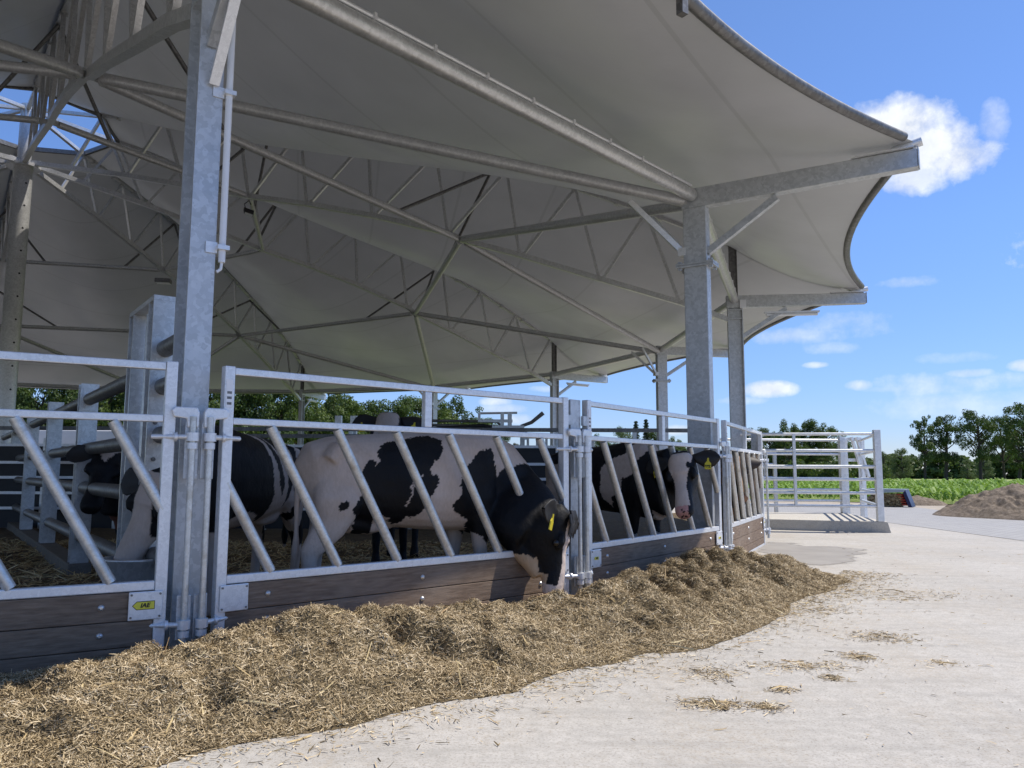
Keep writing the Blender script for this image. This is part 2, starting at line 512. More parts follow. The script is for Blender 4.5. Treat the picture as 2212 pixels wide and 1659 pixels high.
def m_coat():
    m, N, b, o = mat('cattle coat')
    at = N.n('ShaderNodeAttribute', attribute_name='coat')
    co = objco(N)
    n = noise(N, co, 60, 3, .6, (1, 1, .35)); n2 = noise(N, co, 5, 4)
    c = N.mix(N.math('MULTIPLY', N.ramp(n2, [(.45, (0, 0, 0)), (.8, (1, 1, 1))]), .35), at.outputs['Color'], N.mix(1.0, at.outputs['Color'], (.70, .57, .42), 'MULTIPLY'))
    c = N.mix(.3, c, N.mix(1.0, c, N.ramp(n, [(.3, (.6, .6, .6)), (.7, (1, 1, 1))]), 'MULTIPLY'))
    N.l(c, b.inputs['Base Color']); b.inputs['Roughness'].default_value = .62
    b.inputs['Specular IOR Level'].default_value = .25
    bump(N, b, N.math('ADD', N.math('MULTIPLY', n, .25), noise(N, co, 9, 4, .55)), .55, .022)
    return m
M['coat'] = m_coat()
M['eye'] = plain('dark eye', (.012, .008, .006), .08, 0, .05)
M['ear_black'] = plain('black ear fur', (.010, .009, .009), .6, 0, .3, 30)
M['ear_brown'] = plain('dark brown ear fur', (.03, .02, .015), .6, 0, .3, 30)
# ------------------------------------------------------------------ ring geometry of the round barn
CX, CY = -16.694, 25.807
PH = -0.9381
ST = PI / 8                     # angle between neighbouring columns
RC, RG = 23.38, 23.74           # column ring, gate ring
def ring(r, k, z=0.0):
    a = PH + k * ST
    return V(CX + r * math.cos(a), CY + r * math.sin(a), z)

barn = thing('round_barn', 'open circular cattle barn with a pale tension fabric roof on galvanised steel columns', 'barn', (CX, CY, 0), PH)
def L(r, k, z):                 # barn frame: +x points to the first column
    a = k * ST
    return V(r * math.cos(a), r * math.sin(a), z)

TOP = [(.22, 13.98), (2.85, 13.55), (5.17, 13.30), (7.8, 13.04), (9.95, 12.65), (12.24, 12.19), (14.46, 11.57), (16.7, 10.9), (18.8, 10.2), (20.9, 9.36), (23.1, 8.36), (25.0, 7.46), (26.75, 6.76)]
BOT = [(.3, 11.97), (3.85, 11.34), (6.0, 10.88), (8.28, 10.39), (10.28, 10.04), (12.45, 9.55), (14.9, 8.88), (15.28, 8.66), (17.15, 8.09), (19.55, 7.27), (21.87, 6.49), (23.2, 5.95)]
TOPR = np.array(TOP)
def ridge(r): return np.interp(r, TOPR[:, 0], TOPR[:, 1])

# --- columns (even: I sections carrying the trusses, odd: boxes), each with its arm and brace
def i_section(mb, r0, z0, z1, w=.22, d=.42, t=.03):
    for s in (-1, 1):
        mb.box((r0 + s * d / 2 - (t if s > 0 else 0), -w / 2, z0), (r0 + s * d / 2 + (0 if s > 0 else t), w / 2, z1))
    mb.box((r0 - d / 2 + t, -.012, z0), (r0 + d / 2 - t, .012, z1))
TR, MR = RC, RC
def column(kind):
    mb = MB()
    if kind == 'truss':
        i_section(mb, TR, 0, 6.28)
        for z in (5.95, 6.2):
            mb.box((TR - .18, -.10, z), (TR + .18, .10, z + .03))
        col = mb.build('column', M['column'], barn)
        e = MB(); i_section(e, TR - .02, 6.34, 8.2, .15, .22, .02); e.build('post_extension', M['dark_steel'], col)
    else:
        mb.box((MR - .21, -.11, 0), (MR + .21, .11, 6.28))
        col = mb.build('column', M['column'], barn, .012)
        p = MB()
        p.box((MR - .34, -.17, 5.19), (MR + .34, .17, 5.225)); p.box((MR - .34, -.17, 5.232), (MR + .34, .17, 5.27))
        for x in (-.3, -.26, .26, .3):
            for y in (-.12, .12):
                p.tube((MR + x, y, 5.15), (MR + x, y, 5.31), .018, 6)
        p.build('splice_plate', M['column'], col)
        for s in (-1, 1):           # knee braces towards the ring tubes
            f = MB()
            a = V(MR - .24, s * .05, 5.5); b2 = V(MR - 1.05, s * .55, 6.45)
            f.bar(a, b2, .05, .10); f.box(a - .07, a + .07)
            f.build('knee_brace', M['gate'], col)
    a = MB()
    a.bar((TR - .24, 0, 6.46), (26.95, 0, 6.46), .20, .36, w1=.20, h1=.30)
    a.box((26.952, -.11, 6.32), (26.97, .11, 6.63))
    arm = a.build('roof_arm', M['column'], col, .01)
    b = MB(); b.bar((TR + .2, 0, 5.45), (TR + 1.42, 0, 6.24), .11, .12); b.build('arm_brace', M['column'], col, .006)
    h = MB(); h.box((26.0, -.15, 6.625), (26.9, .15, 6.65)); h.tube((26.6, 0, 6.66), (27.02, 0, 6.74), .07, 12)
    h.build('clamp_plate', M['gate'], arm)
    return col
protoT = column('truss'); protoM = column('box')
def spin(o, k):
    o.rotation_euler = (0, 0, k * ST); return o
cols = {0: protoT, 1: spin(protoM, 1)}
for k in range(2, 16):
    cols[k] = dup(protoT if k % 2 == 0 else protoM); spin(cols[k], k)

# --- radial lattice trusses
def truss(detailed=True):
    t = MB()
    for (r0, z0), (r1, z1) in zip(TOP[:-1], TOP[1:]):
        t.bar((r0, 0, z0 - .09), (r1, 0, z1 - .09), .13, .11)
    for r in np.arange(3.4, 26.4, 1.28):
        z = float(ridge(r)); dz = float(ridge(r + .05) - ridge(r - .05)) / .1
        t.bar((r - .06, 0, z - .11 - .06 * dz), (r + .06, 0, z - .11 + .06 * dz), .20, .15)
    top = t.build('truss', M['galv'], barn)
    for s in (-1, 1):
        rl = MB()
        for (r0, z0), (r1, z1) in zip(TOP[1:-1], TOP[2:]):
            rl.bar((r0, s * .085, z0 - .03), (r1, s * .085, z1 - .03), .03, .03)
        rl.build('edge_rail', M['gate'], top)
    b = MB()
    for (r0, z0), (r1, z1) in zip(BOT[:-1], BOT[1:]):
        b.bar((r0, 0, z0), (r1, 0, z1), .15, .15)
    b.build('bottom_chord', M['galv'], top)
    bi = [1, 2, 3, 4, 5, 6, 8, 9, 10]
    segs = []
    for i, j in enumerate(bi):
        ti = i + 1
        (r, z) = BOT[j]
        z = float(np.interp(r, [p[0] for p in BOT], [p[1] for p in BOT]))
        segs.append(((r - .04, z), TOP[ti])); segs.append(((r + .05, z), TOP[ti + 1]))
    segs.append(((1.8, 11.72), TOP[1]))
    if detailed:
        for (r0, z0), (r1, z1) in segs:
            w = MB(); w.bar((r0, 0, z0), (r1, 0, z1 - .1), .085, .085, (0, 1, 0)); w.build('web_member', M['galv'], top)
    else:
        w = MB()
        for (r0, z0), (r1, z1) in segs: w.bar((r0, 0, z0), (r1, 0, z1 - .1), .085, .085, (0, 1, 0))
        w.build('web_members', M['galv'], top)
    return top
tA = truss(True)
for k in (2, 4, 6): spin(dup(tA), k)
tB = spin(truss(False), 8)
for k in (10, 12, 14): spin(dup(tB), k)

# --- round tubes between columns, nodes and trusses
ZE = 6.50
def radial_tube(name, a, b, r, n=14, parent=None, trim=.22, m='galv'):
    a = V(*a); b = V(*b); t = (b - a) / np.linalg.norm(b - a)
    mb = MB(); mb.tube(a + t * trim, b - t * trim, r, n)
    for p in (a + t * trim, b - t * trim):          # end fork plates
        s = -1 if p is not None and np.dot(p - a, t) < np.dot(b - a, t) / 2 else 1
        mb.bar(p - t * s * .03, p + t * s * .14, .03, .12)
    return mb.build(name, M[m], parent or barn)
for k in range(16):
    a, b = L(RC, k, ZE), L(RC, k + 1, ZE)
    e = radial_tube('eave_tube', a, b, .115, 18, trim=.14)
    c = MB(); t = b - a
    out = (L(1, k + .5, 0)) * .07
    p0, p1 = a + t * .03 + V(0, 0, .125) + out, b - t * .03 + V(0, 0, .125) + out
    c.tube(p0, p1, .026, 8)
    for f in np.linspace(.08, .92, 9):
        q = p0 + (p1 - p0) * f; tt = t / np.linalg.norm(t)
        c.bar(q - tt * .02, q + tt * .02, .08, .08)
    c.build('cable_conduit', M['gate'], e)
    if k % 2 == 0:
        n1 = L(15.28, k, 8.66)
        radial_tube('node_tube', n1, L(RC, k + 1, ZE - .12), .105, 16, m='tube')
        radial_tube('node_tube', n1, L(RC, k - 1, ZE - .12), .105, 16, m='tube')
        n2a, n2b = L(15.28, k, 8.66), L(15.28, k + 2, 8.66)
        radial_tube('inner_ring_tube', n2a, n2b, .095, 16, m='tube')
        m1, m2 = L(8.28, k, 10.39), L(8.28, k + 2, 10.39)
        radial_tube('inner_ring_tube', m1, m2, .085, 14, m='tube')
        for (rt, zt, q0, q1) in ((16.2, 10.75, n2a, L(15.28, k + 2, 8.66)), (16.2, 10.75, n2a, L(15.28, k - 2, 8.66)), (8.9, 12.7, m1, m2), (8.9, 12.7, m1, L(8.28, k - 2, 10.39))):
            w = MB(); w.tube(L(rt, k, zt), q0 + (q1 - q0) * .26, .05, 8); w.build('side_brace', M['dark_steel'], barn)
        h = MB(); h.bar(L(2.85, k, 13.5), L(2.85, k + 2, 13.5), .10, .16); h.build('opening_edge', M['dark_steel'], barn)

# --- centre mast
c = MB(); c.tube((0, 0, 0), (0, 0, 11.85), .285, 28); mast = c.build('centre_mast', M['galv'], barn)
c = MB(); c.tube((0, 0, 11.85), (0, 0, 14.05), .21, 24); c.build('mast_head', M['galv'], mast)
c = MB(); c.tube((0, 0, 11.80), (0, 0, 11.90), .52, 24)
for k in range(0, 16, 2):
    c.bar(L(.25, k, 11.98), L(.62, k, 11.93), .03, .20)
c.build('mast_collar', M['galv'], mast)
for z in np.arange(4.2, 11.4, .78):
    ang = R(18); d = V(math.cos(ang), math.sin(ang), 0)
    hol = MB(); hol.tube(d * .27 + V(0, 0, z), d * .288 + V(0, 0, z), .035, 8); hol.build('bolt_hole', M['black'], mast)

# --- membrane: eight saddle panels between the ridges, scalloped at the edge
RT = 26.93
def edge_r(t): return RT - 1.22 * 4 * t * (1 - t)
def edge_z(t): return 6.74 - .06 * 4 * t * (1 - t)
def memb(u, s):
    """u in [-1, 1] across the panel, s in [0, 1] from opening to edge -> r, angle, z"""
    th = u * ST
    t = abs(u)
    rin = 2.85 * math.cos(ST) / math.cos(th)
    rout = edge_r(t)
    r = rin + (rout - rin) * s
    zr = float(ridge(r)) if r < 26.7 else 6.74
    sv = (r - 2.6) / (RT - 2.6)
    zv = 13.5 + (6.74 - 13.5) * sv - .95 * 4 * sv * (1 - sv) * (1 - .35 * sv)
    g = t ** 1.75
    z = zv + (zr - zv) * g
    # the last stretch is pulled to the edge pipe
    w = max(0.0, (s - .80) / .20)
    z = z * (1 - w ** 1.6) + edge_z(t) * w ** 1.6
    return r, th, z
NU, NS = 40, 60
vs, fs, seam = [], [], []
for i in range(NU + 1):
    u = -1 + 2 * i / NU
    for j in range(NS + 1):
        r, th, z = memb(u, j / NS)
        vs.append((r * math.cos(th + ST), r * math.sin(th + ST), z))
        seam.append((r * math.cos(th) / 2.6, th, 0))
for i in range(NU):
    for j in range(NS):
        a = i * (NS + 1) + j
        fs.append((a, a + NS + 1, a + NS + 2, a + 1))
mo = mesh_obj('roof_membrane', vs, fs, M['membrane'], barn, True)
at = mo.data.attributes.new('seam', 'FLOAT_VECTOR', 'POINT')
at.data.foreach_set('vector', np.array(seam, np.float32).ravel())
for k in range(2, 16, 2): spin(dup(mo), k)
for k in range(16):
    e = MB(); pts = []
    for t in np.linspace(0.03, .97, 22):
        tt = t if k % 2 else 1 - t
        r = edge_r(t); a = k * ST + t * ST
        pts.append(V(r * math.cos(a), r * math.sin(a), edge_z(t) + .01))
    e.path(pts, .075, 10)
    ed = e.build('edge_pipe', M['dark_steel'], barn)  # dark steel puts the shade of the pipe's underside into its colour
    if k == 0:
        g = MB(); q = pts[9]; g.box(q - V(.045, .045, .24), q + V(.045, .045, -.05)); g.build('edge_lug', M['dark_steel'], ed)

# --- white conduit on the near column, junction box and light tubes
q = MB()
def A(x, y, z): return (RC + x, y, z)
q.path([A(.235, .16, 3.42), A(.235, .16, 6.3)], .031, 12)
q.path([A(.235, .16, 3.42), A(.235, .155, 3.36), A(.235, .12, 3.33)], .014, 8)
cp = q.build('conduit_pipe', M['white'], cols[0])
for z in (3.55, 5.0):
    q = MB(); q.box(A(.215, .02, z - .05), A(.225, .12, z + .05)); q.box(A(.215, .11, z - .02), A(.29, .21, z + .02)); q.build('pipe_clip', M['gate'], cp)
q = MB(); q.bar(A(.24, .02, 5.05), A(.9, .06, 5.95), .09, .03); q.build('flat_brace', M['gate'], cols[0])
for k in (2, 4, 6):
    l = thing('tube_light', {2: 'long white tube light under the roof arm beside the dark I column at right', 4: 'small tube light under the roof arm in the middle distance', 6: 'faint tube light under the far left roof arm'}[k], 'light', ring(24.95, k, 6.0), PH + k * ST, 'tube lights under the roof arms')
    q = MB(); q.box((-.75, -.06, .10), (.75, .06, .15)); q.build('housing', M['gate'], l)
    q = MB(); q.path([(-.7, 0, .06), (.7, 0, .06)], .045, 10); q.build('tube', M['lamp'], l)
for k in (2,):
    jb = MB(); jb.box((RC + .12, -.16, 6.25), (RC + .30, -.115, 6.5)); jb.build('junction_box', M['white'], cols[k], .01)

fl = thing('floodlight', 'black floodlight hanging from an inner node of the roof trusses', 'floodlight', ring(8.28, 2, 10.0), 0.4)
q = MB(); q.prism([(-.16, -.02), (.16, -.10), (.14, -.24), (-.14, -.16)], (0, .14, 0), (1, 0, 0), (0, 0, 1), .26); q.build('lamp_body', M['black'], fl, .015)
q = MB(); q.prism([(-.12, -.165), (.12, -.225), (.12, -.235), (-.12, -.175)], (0, .10, -.012), (1, 0, 0), (0, 0, 1), .20); q.build('lamp_glass', M['lamp'], fl)
q = MB(); q.path([(-.10, 0, -.05), (-.14, 0, .12), (0, 0, .25), (.06, 0, .12)], .018, 6); q.build('bracket', M['black'], fl)
fl2 = thing('floodlight', 'boxy pale floodlight under a far roof node left of the near column', 'floodlight', ring(8.28, 6, 10.05), 0.2)
q = MB(); q.box((-.32, -.2, -.24), (.32, .2, -.06)); q.build('lamp_body', M['dark_steel'], fl2, .02)
q = MB(); q.box((-.28, -.17, -.26), (.28, .17, -.242)); q.build('lamp_glass', M['lamp'], fl2)

# ------------------------------------------------------------------ feed gates around the ring
GL = 2 * RG * math.sin(ST / 4)
def gate_frame(k):
    p = ring(RG, k); q = ring(RG, k + .5)
    d = q - p
    return p, math.atan2(d[1], d[0])
def feed_gate(name, label, k, group):
    p, a = gate_frame(k)
    g = thing(name, label, 'feed gate', p, a, group)
    X0, X1 = .19, GL - .19
    for x in (X0, X1 - .09):
        q = MB(); q.box((x, -.045, 0.0), (x + .09, .045, 2.48)); q.build('stile', M['gate'], g, .008)
    for nm, z0, z1 in (('top_rail', 2.405, 2.47), ('middle_rail', 1.97, 2.03), ('bottom_rail', .61, .685), ('base_rail', -.0, .045)):
        q = MB(); q.box((X0 + .092, -.035, z0), (X1 - .092, .035, z1)); q.build(nm, M['gate'], g, .008)
    q = MB(); q.box((2.32, -.034, 2.032), (2.41, .034, 2.403)); q.build('short_upright', M['gate'], g, .008)
    for i in range(7):
        xt = -.03 + .672 * i; xb = xt + .72
        zt, zb = 1.968, .688
        if xt < X0 + .09:
            f = (X0 + .06 - xt) / (xb - xt); zt = zt + (zb - zt) * f; xt = X0 + .06
        if xb > X1 - .09:
            f = (X1 - .06 - xt) / (xb - xt); zb = zt + (zb - zt) * f; xb = X1 - .06
        q = MB(); q.tube((xt, 0, zt), (xb, 0, zb), .047, 14); q.build('diagonal_bar', M['bar'], g)
    for z0, z1 in ((.385, .605), (.182, .379), (.05, .176)):
        q = MB(); q.box((X0 + .093, -.034, z0), (X1 - .093, .02, z1)); q.build('board', M['wood'], g, .006)
    for x in (X0 + .03, X1 - .03 - .25):
        q = MB(); q.box((x, -.062, .385), (x + .25, -.048, .608)); pl = q.build('corner_plate', M['gate'], g, .008)
        for dx in (.02, .23):
            for dz in (.41, .585):
                q = MB(); q.tube((x + dx, -.06, dz), (x + dx, -.072, dz), .009, 6); q.build('bolt', M['dark_steel'], pl)
    for x in (.66, 2.32, GL - .66):
        for z in (.50, .285):
            q = MB(); q.path([(x, -.03, z), (x, -.042, z), (x, -.05, z)], [.026, .024, .010], 10); q.build('coach_bolt', M['bolt'], g)
    for x, s in ((.06, 1), (GL - .06, -1)):
        q = MB(); q.tube((x, -.10, .14), (x, -.10, 2.02), .026, 10); hr = q.build('hinge_rod', M['bar'], g)
        for z in (.33, 1.85):
            q = MB()
            q.tube((x, -.10, z - .035), (x, -.10, z + .035), .052, 12)
            q.tube((x, -.10, z - .10), (x, -.10, z - .05), .044, 12)
            q.path([(x + s * .04, -.10, z), (x + s * .14, -.055, z), (x + s * .30, .01, z)], .022, 8)
            q.tube((x + s * .115, -.06, z), (x + s * .14, -.06, z), .042, 6)
            q.build('eye_bolt', M['gate'], hr)
        for z0, z1 in ((.2, .56), (1.5, 1.98)):
            q = MB(); q.box((x - .055, -.062, z0), (x + .055, -.05, z1)); q.build('hinge_plate', M['column'], hr, .006)
        q = MB()
        q.prism([(-.045, 0), (.04, 0), (.05, .07), (.15, .085), (.17, .14), (.14, .17), (-.03, .17), (-.05, .13)], (x, -.09, 1.93), (s, 0, 0), (0, 0, 1), -s * .04)
        q.build('latch_cap', M['gate'], hr, .01)
    return g
GRP = 'slanted bar feed gates round the barn'
g2 = feed_gate('feed_gate', 'slanted bar feed gate with the grazing cow reaching its head out', 0, GRP)
pg, ag = gate_frame(-.5)
g1 = dup(g2, pg, ag, 'feed gate nearest the camera, cut by the left edge, yellow badge on its corner', GRP)
pg, ag = gate_frame(.5)
g3 = dup(g2, pg, ag, 'galvanised feed gate in front of the black cow facing the camera', GRP)
pg, ag = gate_frame(1)
g4 = dup(g2, pg, ag, 'farthest slanted bar feed gate, its boards fully in the sun, beside the white yard gates', GRP)

def badge(g, x, w, full):
    b = MB(); h = w * .36
    b.prism([(-w / 2, 0), (-w * .32, -h / 2), (w / 2, -h / 2), (w / 2, h / 2), (-w * .32, h / 2)], (x, -.0645, .50), (1, 0, 0), (0, 0, 1), .003)
    bo = b.build('badge', M['yellow_sticker'], g)
    if full:
        o = MB(); o.prism([(-w * .54, 0), (-w * .33, -h * .60), (w * .53, -h * .60), (w * .53, h * .60), (-w * .33, h * .60)], (x, -.0632, .50), (1, 0, 0), (0, 0, 1), .001)
        o.build('badge_edge', M['black'], bo)
    text_obj('badge_lettering', 'IAE', h * .86, M['black'], bo, (x + w * .06, -.069, .50), (1, 0, 0), (0, 0, 1), .22)
badge(g1, GL - .36, .155, True)
badge(g3, .34, .10, False); badge(g3, GL - .35, .10, False); badge(g4, .34, .09, False); badge(g4, GL - .35, .09, False)
for g in (g2, g3, g4):
    s = MB(); s.box((.203, -.0482, 2.12), (.262, -.0462, 2.36)); so = s.build('paper_label', M['sticker'], g)
    for z in (2.14, 2.19, 2.235):
        s = MB(); s.box((.212, -.0495, z), (.253, -.0483, z + .022)); s.build('printed_bar', M['dark_steel'], so)

# posts between the gates (half way between two columns)
def gate_post(k, label):
    p = ring(RG, k); a = PH + k * ST
    g = thing('gate_post', label, 'post', p, a, 'short posts between the feed gates')
    q = MB(); i_section(q, -.02 - .10, 0, 2.47, .20, .20, .02); q.build('shaft', M['column'], g)
    for y in (-.25, .11):
        q = MB(); q.box((-.02, y, 2.15), (.02, y + .14, 2.27)); q.build('tie_plate', M['column'], g)
    return g
gate_post(.5, 'short galvanised post right of the grazing cow, between two feed gates')
gate_post(1.5, 'short post at the far end of the feed gates, next to the white gate')
# ------------------------------------------------------------------ ground, yard, paving
rng = np.random.default_rng(7)
def sheet(name, poly, z, m, kind='structure'):
    o = mesh_obj(name, [(x, y, z) for x, y in poly], [tuple(range(len(poly)))], m)
    return tag(o, kind=kind)
sheet('ground', [(-900, -300), (900, -300), (900, 1100), (-900, 1100)], -.05, M['ground'])
arc = [(CX + 29 * math.cos(a), CY + 29 * math.sin(a)) for a in np.linspace(R(30), R(360), 60)]
sheet('yard', [(12.05, -25), (12.05, 26.0), (4, 44), (-60, 60), (-60, -25)], -.002, M['concrete'])
sheet('paved_road', [(12.06, -25), (15.3, -25), (17.2, 26), (18.2, 33), (19.0, 38.2), (3, 47), (3, 43.8), (12.06, 26.0)], .004, M['pavers'])
sheet('dirt_strip', [(15.4, -25), (60, -25), (60, 30), (26, 36), (20.5, 42), (2, 55), (2, 47.5), (19.2, 38.3), (18.3, 33), (17.3, 26)], -.02, M['dirt'])
sheet('meadow', [(-200, 69), (300, 69), (700, 420), (-300, 420)], -.03, M['meadow'])
st = []
for a in np.linspace(0, 2 * PI, 40, endpoint=False):
    rr = 1 + .16 * math.sin(3 * a + 1) + .10 * math.sin(5 * a)
    st.append((5.9 + 1.5 * rr * math.cos(a) + .4 * math.sin(a), 16.0 + 3.2 * rr * math.sin(a)))
vs = [(5.9, 16.0, .0035)] + [(x, y, .0035) for x, y in st]
wp = mesh_obj('damp_patch', vs, [(0, i + 1, (i + 1) % 40 + 1) for i in range(40)], M['wet']); tag(wp, kind='structure')
ra = wp.data.attributes.new('rim', 'FLOAT', 'POINT'); ra.data.foreach_set('value', np.array([1.25] + [-.15] * 40, np.float32))
# shallow joints sawn into the yard
jm = MB()
for (a, b) in (((1.5, 2.0), (11.9, 13.4)), ((6.5, 9.0), (11.9, 4.5)), ((-1.2, 3.2), (4, -4))):
    a = V(*a, .002); b = V(*b, .002); t = b - a; n = V(-t[1], t[0], 0) / np.linalg.norm(t) * .012
    jm.add([a - n, b - n, b + n, a + n], [(0, 1, 2, 3)])
tag(jm.build('yard_joint', plain('dark yard joint', (.30, .28, .25), .9)), kind='structure')

# straw bedding inside the ring
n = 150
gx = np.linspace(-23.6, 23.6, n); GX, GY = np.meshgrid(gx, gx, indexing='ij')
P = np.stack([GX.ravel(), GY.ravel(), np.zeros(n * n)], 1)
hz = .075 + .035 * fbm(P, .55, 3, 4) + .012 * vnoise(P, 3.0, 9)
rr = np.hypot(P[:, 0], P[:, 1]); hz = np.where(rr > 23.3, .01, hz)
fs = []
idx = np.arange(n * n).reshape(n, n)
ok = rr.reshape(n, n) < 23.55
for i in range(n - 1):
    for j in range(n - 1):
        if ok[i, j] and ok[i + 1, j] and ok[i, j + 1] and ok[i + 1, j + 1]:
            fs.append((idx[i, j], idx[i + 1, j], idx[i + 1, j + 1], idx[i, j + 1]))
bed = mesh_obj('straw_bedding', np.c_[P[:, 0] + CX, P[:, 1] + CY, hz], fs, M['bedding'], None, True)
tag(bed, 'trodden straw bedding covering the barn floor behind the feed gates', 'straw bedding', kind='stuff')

def strands(name, pos, nrm, lmin, lmax, wmin, wmax, m, tilt=.35, parent=None, seed=1, flat=False):
    """many thin stalks lying on a surface, one mesh"""
    g = np.random.default_rng(seed); k = len(pos)
    a = g.uniform(0, 2 * PI, k)
    d = np.stack([np.cos(a), np.sin(a), np.zeros(k)], 1)
    d -= nrm * (d * nrm).sum(1, keepdims=True); d /= np.linalg.norm(d, axis=1, keepdims=True)
    tl = np.abs(g.normal(0, tilt, k))[:, None]
    d = d + nrm * tl; d /= np.linalg.norm(d, axis=1, keepdims=True)
    side = np.cross(d, nrm); side /= np.linalg.norm(side, axis=1, keepdims=True)
    tw = g.normal(0, .6, k)[:, None]
    side = side * np.cos(tw) + nrm * np.sin(tw)
    ln = (g.uniform(0, 1, k) ** 2 * (lmax - lmin) + lmin)[:, None]; w = g.uniform(wmin, wmax, k)[:, None] / 2
    p0 = pos - d * ln * .35 + nrm * .004; p1 = pos + d * ln * .65 + nrm * .004
    mid = (p0 + p1) / 2 + nrm * ln * .06 * g.uniform(-1, 1, k)[:, None]
    v = np.stack([p0 - side * w, p0 + side * w, mid + side * w, mid - side * w, p1 + side * w * .6, p1 - side * w * .6], 1).reshape(-1, 3)
    me = bpy.data.meshes.new(name)
    nv = len(v); me.vertices.add(nv); me.vertices.foreach_set('co', (v * U).astype(np.float32).ravel())
    base = (np.arange(k) * 6)[:, None]
    lo = np.concatenate([base + np.array([[0, 1, 2, 3]]), base + np.array([[3, 2, 4, 5]])], 1).ravel()
    me.loops.add(len(lo)); me.loops.foreach_set('vertex_index', lo.astype(np.int32))
    me.polygons.add(k * 2); me.polygons.foreach_set('loop_start', (np.arange(k * 2) * 4).astype(np.int32)); me.polygons.foreach_set('loop_total', np.full(k * 2, 4, np.int32))
    me.materials.append(m); me.update(calc_edges=True); me.validate()
    o = bpy.data.objects.new(name, me); COL.objects.link(o); o.parent = parent
    return o

# ------------------------------------------------------------------ the windrow of chopped silage
kk_ctrl = [-1.2, -.3, -.14, -.07, -.03, .0, .06, .15, .24, .33, .37, .45, .6, .75, .86, .93, .98]
hh_ctrl = [.26, .17, .15, .18, .29, .36, .38, .36, .29, .14, .24, .35, .34, .38, .34, .19, .0]
ft_ctrl = [2.5, 2.3, 2.25, 2.25, 2.25, 2.28, 2.3, 2.35, 2.38, 2.4, 2.36, 2.32, 2.28, 2.1, 2.0, 1.95, 1.9]
def heap_h(k, rho):
    """height of the heap; rho = distance outside the gate line"""
    H = np.interp(k, kk_ctrl, hh_ctrl); F = np.interp(k, kk_ctrl, ft_ctrl) + .16 * vnoise(np.stack([k * 9.3, k * 0, k * 0], 1), .8, 61) + .07 * vnoise(np.stack([k * 9.3, k * 0, k * 0], 1), 2.6, 62)
    c = .95
    up = .20 + .80 * np.sin(np.clip((rho + .1) / c, 0, 1) * PI / 2)
    q = np.clip((rho - c) / np.maximum(F - c, .1), 0, 1)
    dn = (1 - q) ** 1.15 * (1 + .25 * np.sin(q * PI))
    h = H * np.where(rho < c, up, dn)
    ang = k * ST * 25
    p = np.stack([k * 9.3, rho, np.zeros_like(k)], 1)
    lump = .15 * fbm(p, 1.5, 11, 4) + .12 * (np.abs(vnoise(p, 5.0, 21)) * 2 - .6)
    furrow = np.clip((k - .33) / .2, 0, 1) * .30 * np.sin((k * 9.3 + rho * .45 + .25 * vnoise(p, .9, 31)) * 2 * PI / .52) * np.sin(np.clip(rho / 2.2, 0, 1) * PI)
    edge = np.clip(h / .12, 0, 1)
    rid = 1 - 2 * np.abs(vnoise(p + .15 * vnoise(p, 2.2, 71)[:, None], 2.7, 51)); pit = -np.clip(vnoise(p, 3.6, 81) - .22, 0, 1) * .30
    h0 = h
    h = h * (1 + lump + furrow) + (.030 * vnoise(p, 9.0, 41) + .055 * (1 - .5 * np.clip((k - .3) / .2, 0, 1)) * rid + pit * (1 - .5 * np.clip((k - .3) / .2, 0, 1))) * edge
    dip = np.exp(-((k - .44) / .055) ** 2) * np.exp(-((rho - .25) / .55) ** 2)      # where the cow has been eating
    h = h - dip * .17
    h = np.maximum(h, h0 * .38)
    return np.where(h0 <= 0, -.03, h)
nk, nr = 620, 120
K, RO = np.meshgrid(np.linspace(-1.05, .995, nk), np.linspace(-.02, 2.55, nr), indexing='ij')
kf, rf = K.ravel(), RO.ravel()
wob = .10 * vnoise(np.stack([kf * 9.3, rf * 0, rf * 0], 1), 1.3, 5)
H = heap_h(kf, np.maximum(rf - wob * np.clip(rf, 0, 1), 0))
ang = PH + kf * ST
# the gates are straight between posts, so measure from the chord
half = ST / 4
loc = (np.mod(kf, .5) - .25) * ST
chord = RG * math.cos(half) / np.cos(loc)
rad = chord + .05 + rf
pos = np.stack([CX + rad * np.cos(ang), CY + rad * np.sin(ang), H], 1)
idx = np.arange(nk * nr).reshape(nk, nr)
q = np.stack([idx[:-1, :-1], idx[:-1, 1:], idx[1:, 1:], idx[1:, :-1]], -1).reshape(-1, 4)
keep = (H[q].max(1) > .004)
heap = mesh_obj('feed_heap', pos, [tuple(map(int, f)) for f in q[keep]], M['heap'], None, True)
tag(heap, 'long heap of chopped brown silage lying along the feed gates', 'feed heap')
gp = pos.reshape(nk, nr, 3)
du = np.gradient(gp, axis=0); dv = np.gradient(gp, axis=1)
nm = np.cross(dv, du); nm /= np.linalg.norm(nm, axis=2, keepdims=True)
nm = nm * np.sign(nm[..., 2:3])
g = np.random.default_rng(3)
NSTR = 520000
wgt = (gp[..., 2] > .006).astype(float) * np.interp(np.linspace(-1.05, .995, nk), [-1.05, -.55, -.5, 0, .4, 1], [.0, .05, 1.3, 1.3, .9, .7])[:, None]
wgt = (wgt / wgt.sum()).ravel()
ii = g.choice(nk * nr, NSTR, p=wgt)
pp = gp.reshape(-1, 3)[ii] + g.normal(0, .012, (NSTR, 3)) * np.array([1, 1, .5])
so = strands('silage_stalks', pp, nm.reshape(-1, 3)[ii],     .008, .066, .0024, .0066, M['silage_strand'], .42, heap, 2)
tag(so, kind='stuff')
ii2 = g.choice(nk * nr, 420, p=wgt)
